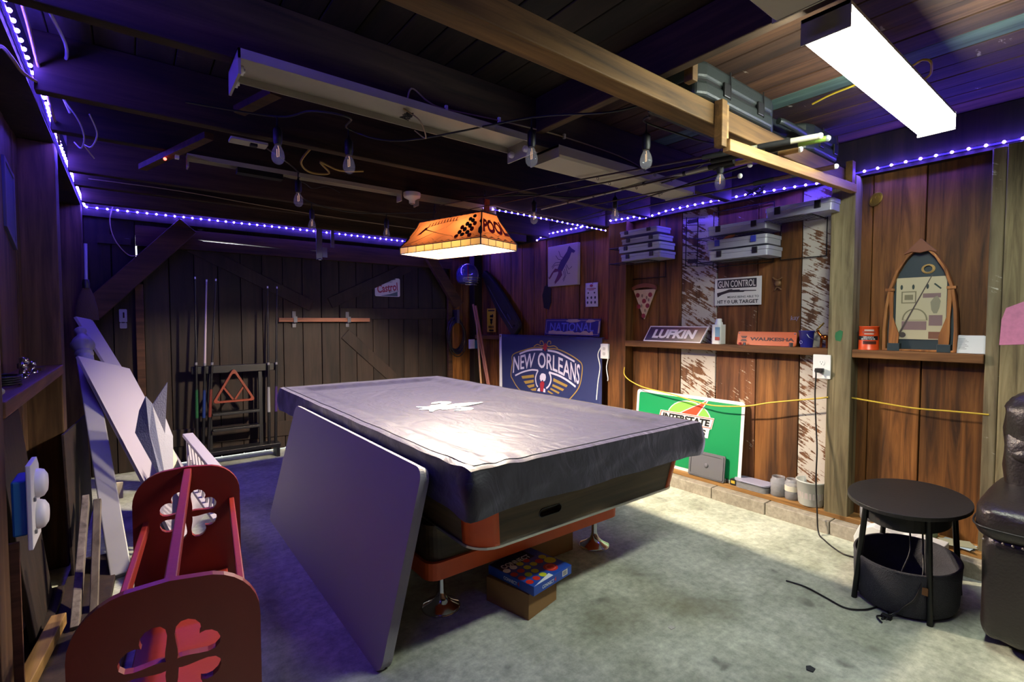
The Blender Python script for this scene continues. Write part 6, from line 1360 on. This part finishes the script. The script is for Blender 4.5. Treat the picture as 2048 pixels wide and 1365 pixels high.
# ------------------------------------------------------------------ round side table with basket
tb = thing('side_table', 'black oval side table with four slim legs and a felt basket below', 'side table', (2.98, .69, 0))
TBK = mat('table_black', (24, 22, 22), .5, var=.15, vs=12, bump=.1, bs=60)
MB().prism(circ(.325, 48, 2.985, .69, .232), .487, .505).build('tabletop', TBK, tb, bevel=.004)
MB().prism(circ(.235, 40, 2.985, .69, .16), .40, .487).build('apron_bin', mat('bin_black', (16, 16, 16), .7), tb, bevel=.006)
for fx, fy, tx_, ty_ in ((2.8, .555, 2.815, .575), (2.8, .845, 2.82, .81), (3.24, .535, 3.19, .56), (3.2, .86, 3.18, .82)):
    MB().tube([(fx, fy, 0), (tx_, ty_, .49)], [.012, .013], 10).build('leg', BLACKM, tb); 
for a, b_ in (((2.8, .555), (3.24, .535)), ((2.8, .845), (3.2, .86))): MB().tube([(a[0], a[1], .03), (b_[0], b_[1], .03)], .008, 8).build('stretcher', BLACKM, tb)
FELT = mat('felt_grey', (58, 58, 64), .9, var=.1, vs=60, bump=.5, bs=220)
def ell(f, z, r=1): return Vector((3.005 + .255 * r * math.cos(f), .695 + .2 * r * math.sin(f), z))
bs_ = thing('felt_basket', 'dark grey oval felt basket under the side table', 'basket', (3.005, .695, .012))
prof2 = [(.96, .012), (1.0, .03), (1.02, .12), (1.03, .205), (1.03, .212), (.98, .212), (.97, .12), (.94, .03), (.0, .025)]
MB().grid(lambda u_, v_: (lambda i, fr: ell(2 * PI * u_, prof2[i][1] * (1 - fr) + prof2[i + 1][1] * fr, (prof2[i][0] * (1 - fr) + prof2[i + 1][0] * fr) * (1 + .012 * noise.noise(Vector((math.cos(2 * PI * u_) * 2, math.sin(2 * PI * u_) * 2, v_ * 3))))))(min(int(v_ * 8 + 1e-6), 7), v_ * 8 - min(int(v_ * 8 + 1e-6), 7)), 48, 8, closed=True).build('wall', FELT, bs_)
MB().tube([ell(2 * PI * i / 48, .212, 1.005) for i in range(48)], .007, 6, closed=True).build('rim', FELT, bs_)
tgp = ell(PI + .62, .15, 1.04); MB().cbox(tgp, (.006, .022, .034)).build('leather_tag', mat('tag_leather', (120, 78, 40), .6), bs_)
cab('black charger cord drooping from the table over the basket', [(2.86, .66, .4), (2.8, .64, .3), (2.76, .66, .2), (2.735, .665, .12), (2.73, .66, .04), (2.7, .69, .008), (2.66, .72, .006), (2.62, .69, .006)], 'cord', .0035, BLACK)
cab('second black cord looping down the front of the basket', [(2.9, .62, .4), (2.83, .6, .3), (2.77, .585, .22), (2.735, .6, .12), (2.725, .64, .06), (2.69, .68, .008), (2.65, .7, .006)], 'cord', .0035, BLACK)
cab('black cord lying loose on the floor in front of the basket', [AZ(1572, 1162, .006), AZ(1610, 1174, .006), AZ(1650, 1195, .006), AZ(1690, 1216, .006), AZ(1730, 1220, .006), AZ(1765, 1213, .006), (2.72, .69, .006)], 'cord', .004, BLACK)
pl2 = thing('plug', 'black two-pin plug lying on the floor below the basket', 'plug', AZ(1773, 1238, 0))
MB().box((-.012, -.02, 0), (.012, .02, .018)).build('body', BLACK, pl2, world=False, bevel=.004)
for s_ in (-.006, .006): MB().box((-.03, s_ - .0012, .006), (-.012, s_ + .0012, .012)).build('pin', STEEL, pl2, world=False)
solo(MB().prism([(-.012, -.014), (.016, -.012), (.02, .008), (.004, .018), (-.018, .008)], 0, .004, Matrix.Translation(AZ(1621, 1340, 0))), 'scrap', mat('debris', (34, 38, 42), .8), 'small black scrap lying on the near floor', 'scrap', bevel=.001, seg=1)
solo(MB().prism([(-.012, -.008), (.014, -.01), (.01, .012), (-.01, .01)], 0, .003, Matrix.Translation(AZ(1343, 1257, 0))), 'scrap', mat('debris2', (190, 188, 180), .8), 'tiny pale chip lying on the middle of the floor', 'scrap')
# ------------------------------------------------------------------ leather armchair
LEA = mat('dark_leather', (34, 27, 26), .36, var=.12, vs=10, bump=.25, bs=90, spec=.6)
ac = thing('armchair', 'dark brown leather recliner armchair at the right edge', 'armchair', (3.1, -.1, 0))
def pillow(lo, hi, k=.45, n=14, nz=.012, sd=0):
    lo, hi = Vector(lo), Vector(hi); c = (lo + hi) / 2; h = (hi - lo) / 2; mb = MB()
    def f(u_, v_):
        a_ = 2 * PI * u_; b_ = PI * (v_ - .5)
        sg = lambda x, p: math.copysign(abs(x) ** p, x)
        p = Vector((sg(math.cos(b_), k) * sg(math.cos(a_), k), sg(math.cos(b_), k) * sg(math.sin(a_), k), sg(math.sin(b_), k)))
        d_ = 1 + nz / max(h) * 1.0 * noise.noise(Vector((p.x * 3 + sd, p.y * 3, p.z * 3)))
        return c + Vector((p.x * h.x, p.y * h.y, p.z * h.z)) * d_
    return mb.grid(f, n * 4, n * 2, closed=True)
pillow((2.72, .16, .03), (3.44, .405, .52), .3).build('arm', LEA, ac)
pillow((2.69, .13, .46), (3.42, .43, .615), .42, nz=.01, sd=3).build('arm_pad', LEA, ac)
pillow((2.72, -.66, .03), (3.44, -.42, .52), .3, sd=5).build('arm', LEA, ac)
pillow((2.69, -.69, .46), (3.42, -.39, .615), .42, nz=.01, sd=7).build('arm_pad', LEA, ac)
pillow((2.66, -.43, .28), (3.3, .17, .5), .35, sd=9).build('seat_cushion', LEA, ac)
pillow((2.7, -.42, .04), (3.4, .16, .3), .25, sd=10).build('base', LEA, ac)
pillow((3.1, -.46, .45), (3.42, .395, .92), .38, nz=.03, sd=11).build('back_cushion', LEA, ac)
pillow((3.1, -.46, .68), (3.43, .395, 1.04), .42, nz=.03, sd=14).build('head_cushion', LEA, ac)
MB().tube(catm([(3.0, .425, .525), (2.8, .43, .525), (2.705, .4, .522), (2.69, .3, .52), (2.695, .15, .522)], 6), .004, 6).build('piping', mat('leather_piping', (22, 18, 18), .5), ac)
for i in range(9): MB().ball((2.707, .385 - i * .028, .47), .0055, 6).build('stud', mat('nail_head', (150, 140, 134), .3, .8), ac)
solo(MB().tube([AX(1510, 383, 3.55) + Vector((.03 * math.sin(i * 2.3), .07 * math.sin(i * 1.1), .03 * math.cos(i * 1.7))) for i in range(30)], .003, 5), 'cable_coil', BLACK, 'tangled black wires hanging at a gap in the right led strip', 'cable')
tb.location.x -= .03; bs_.location.x -= .03
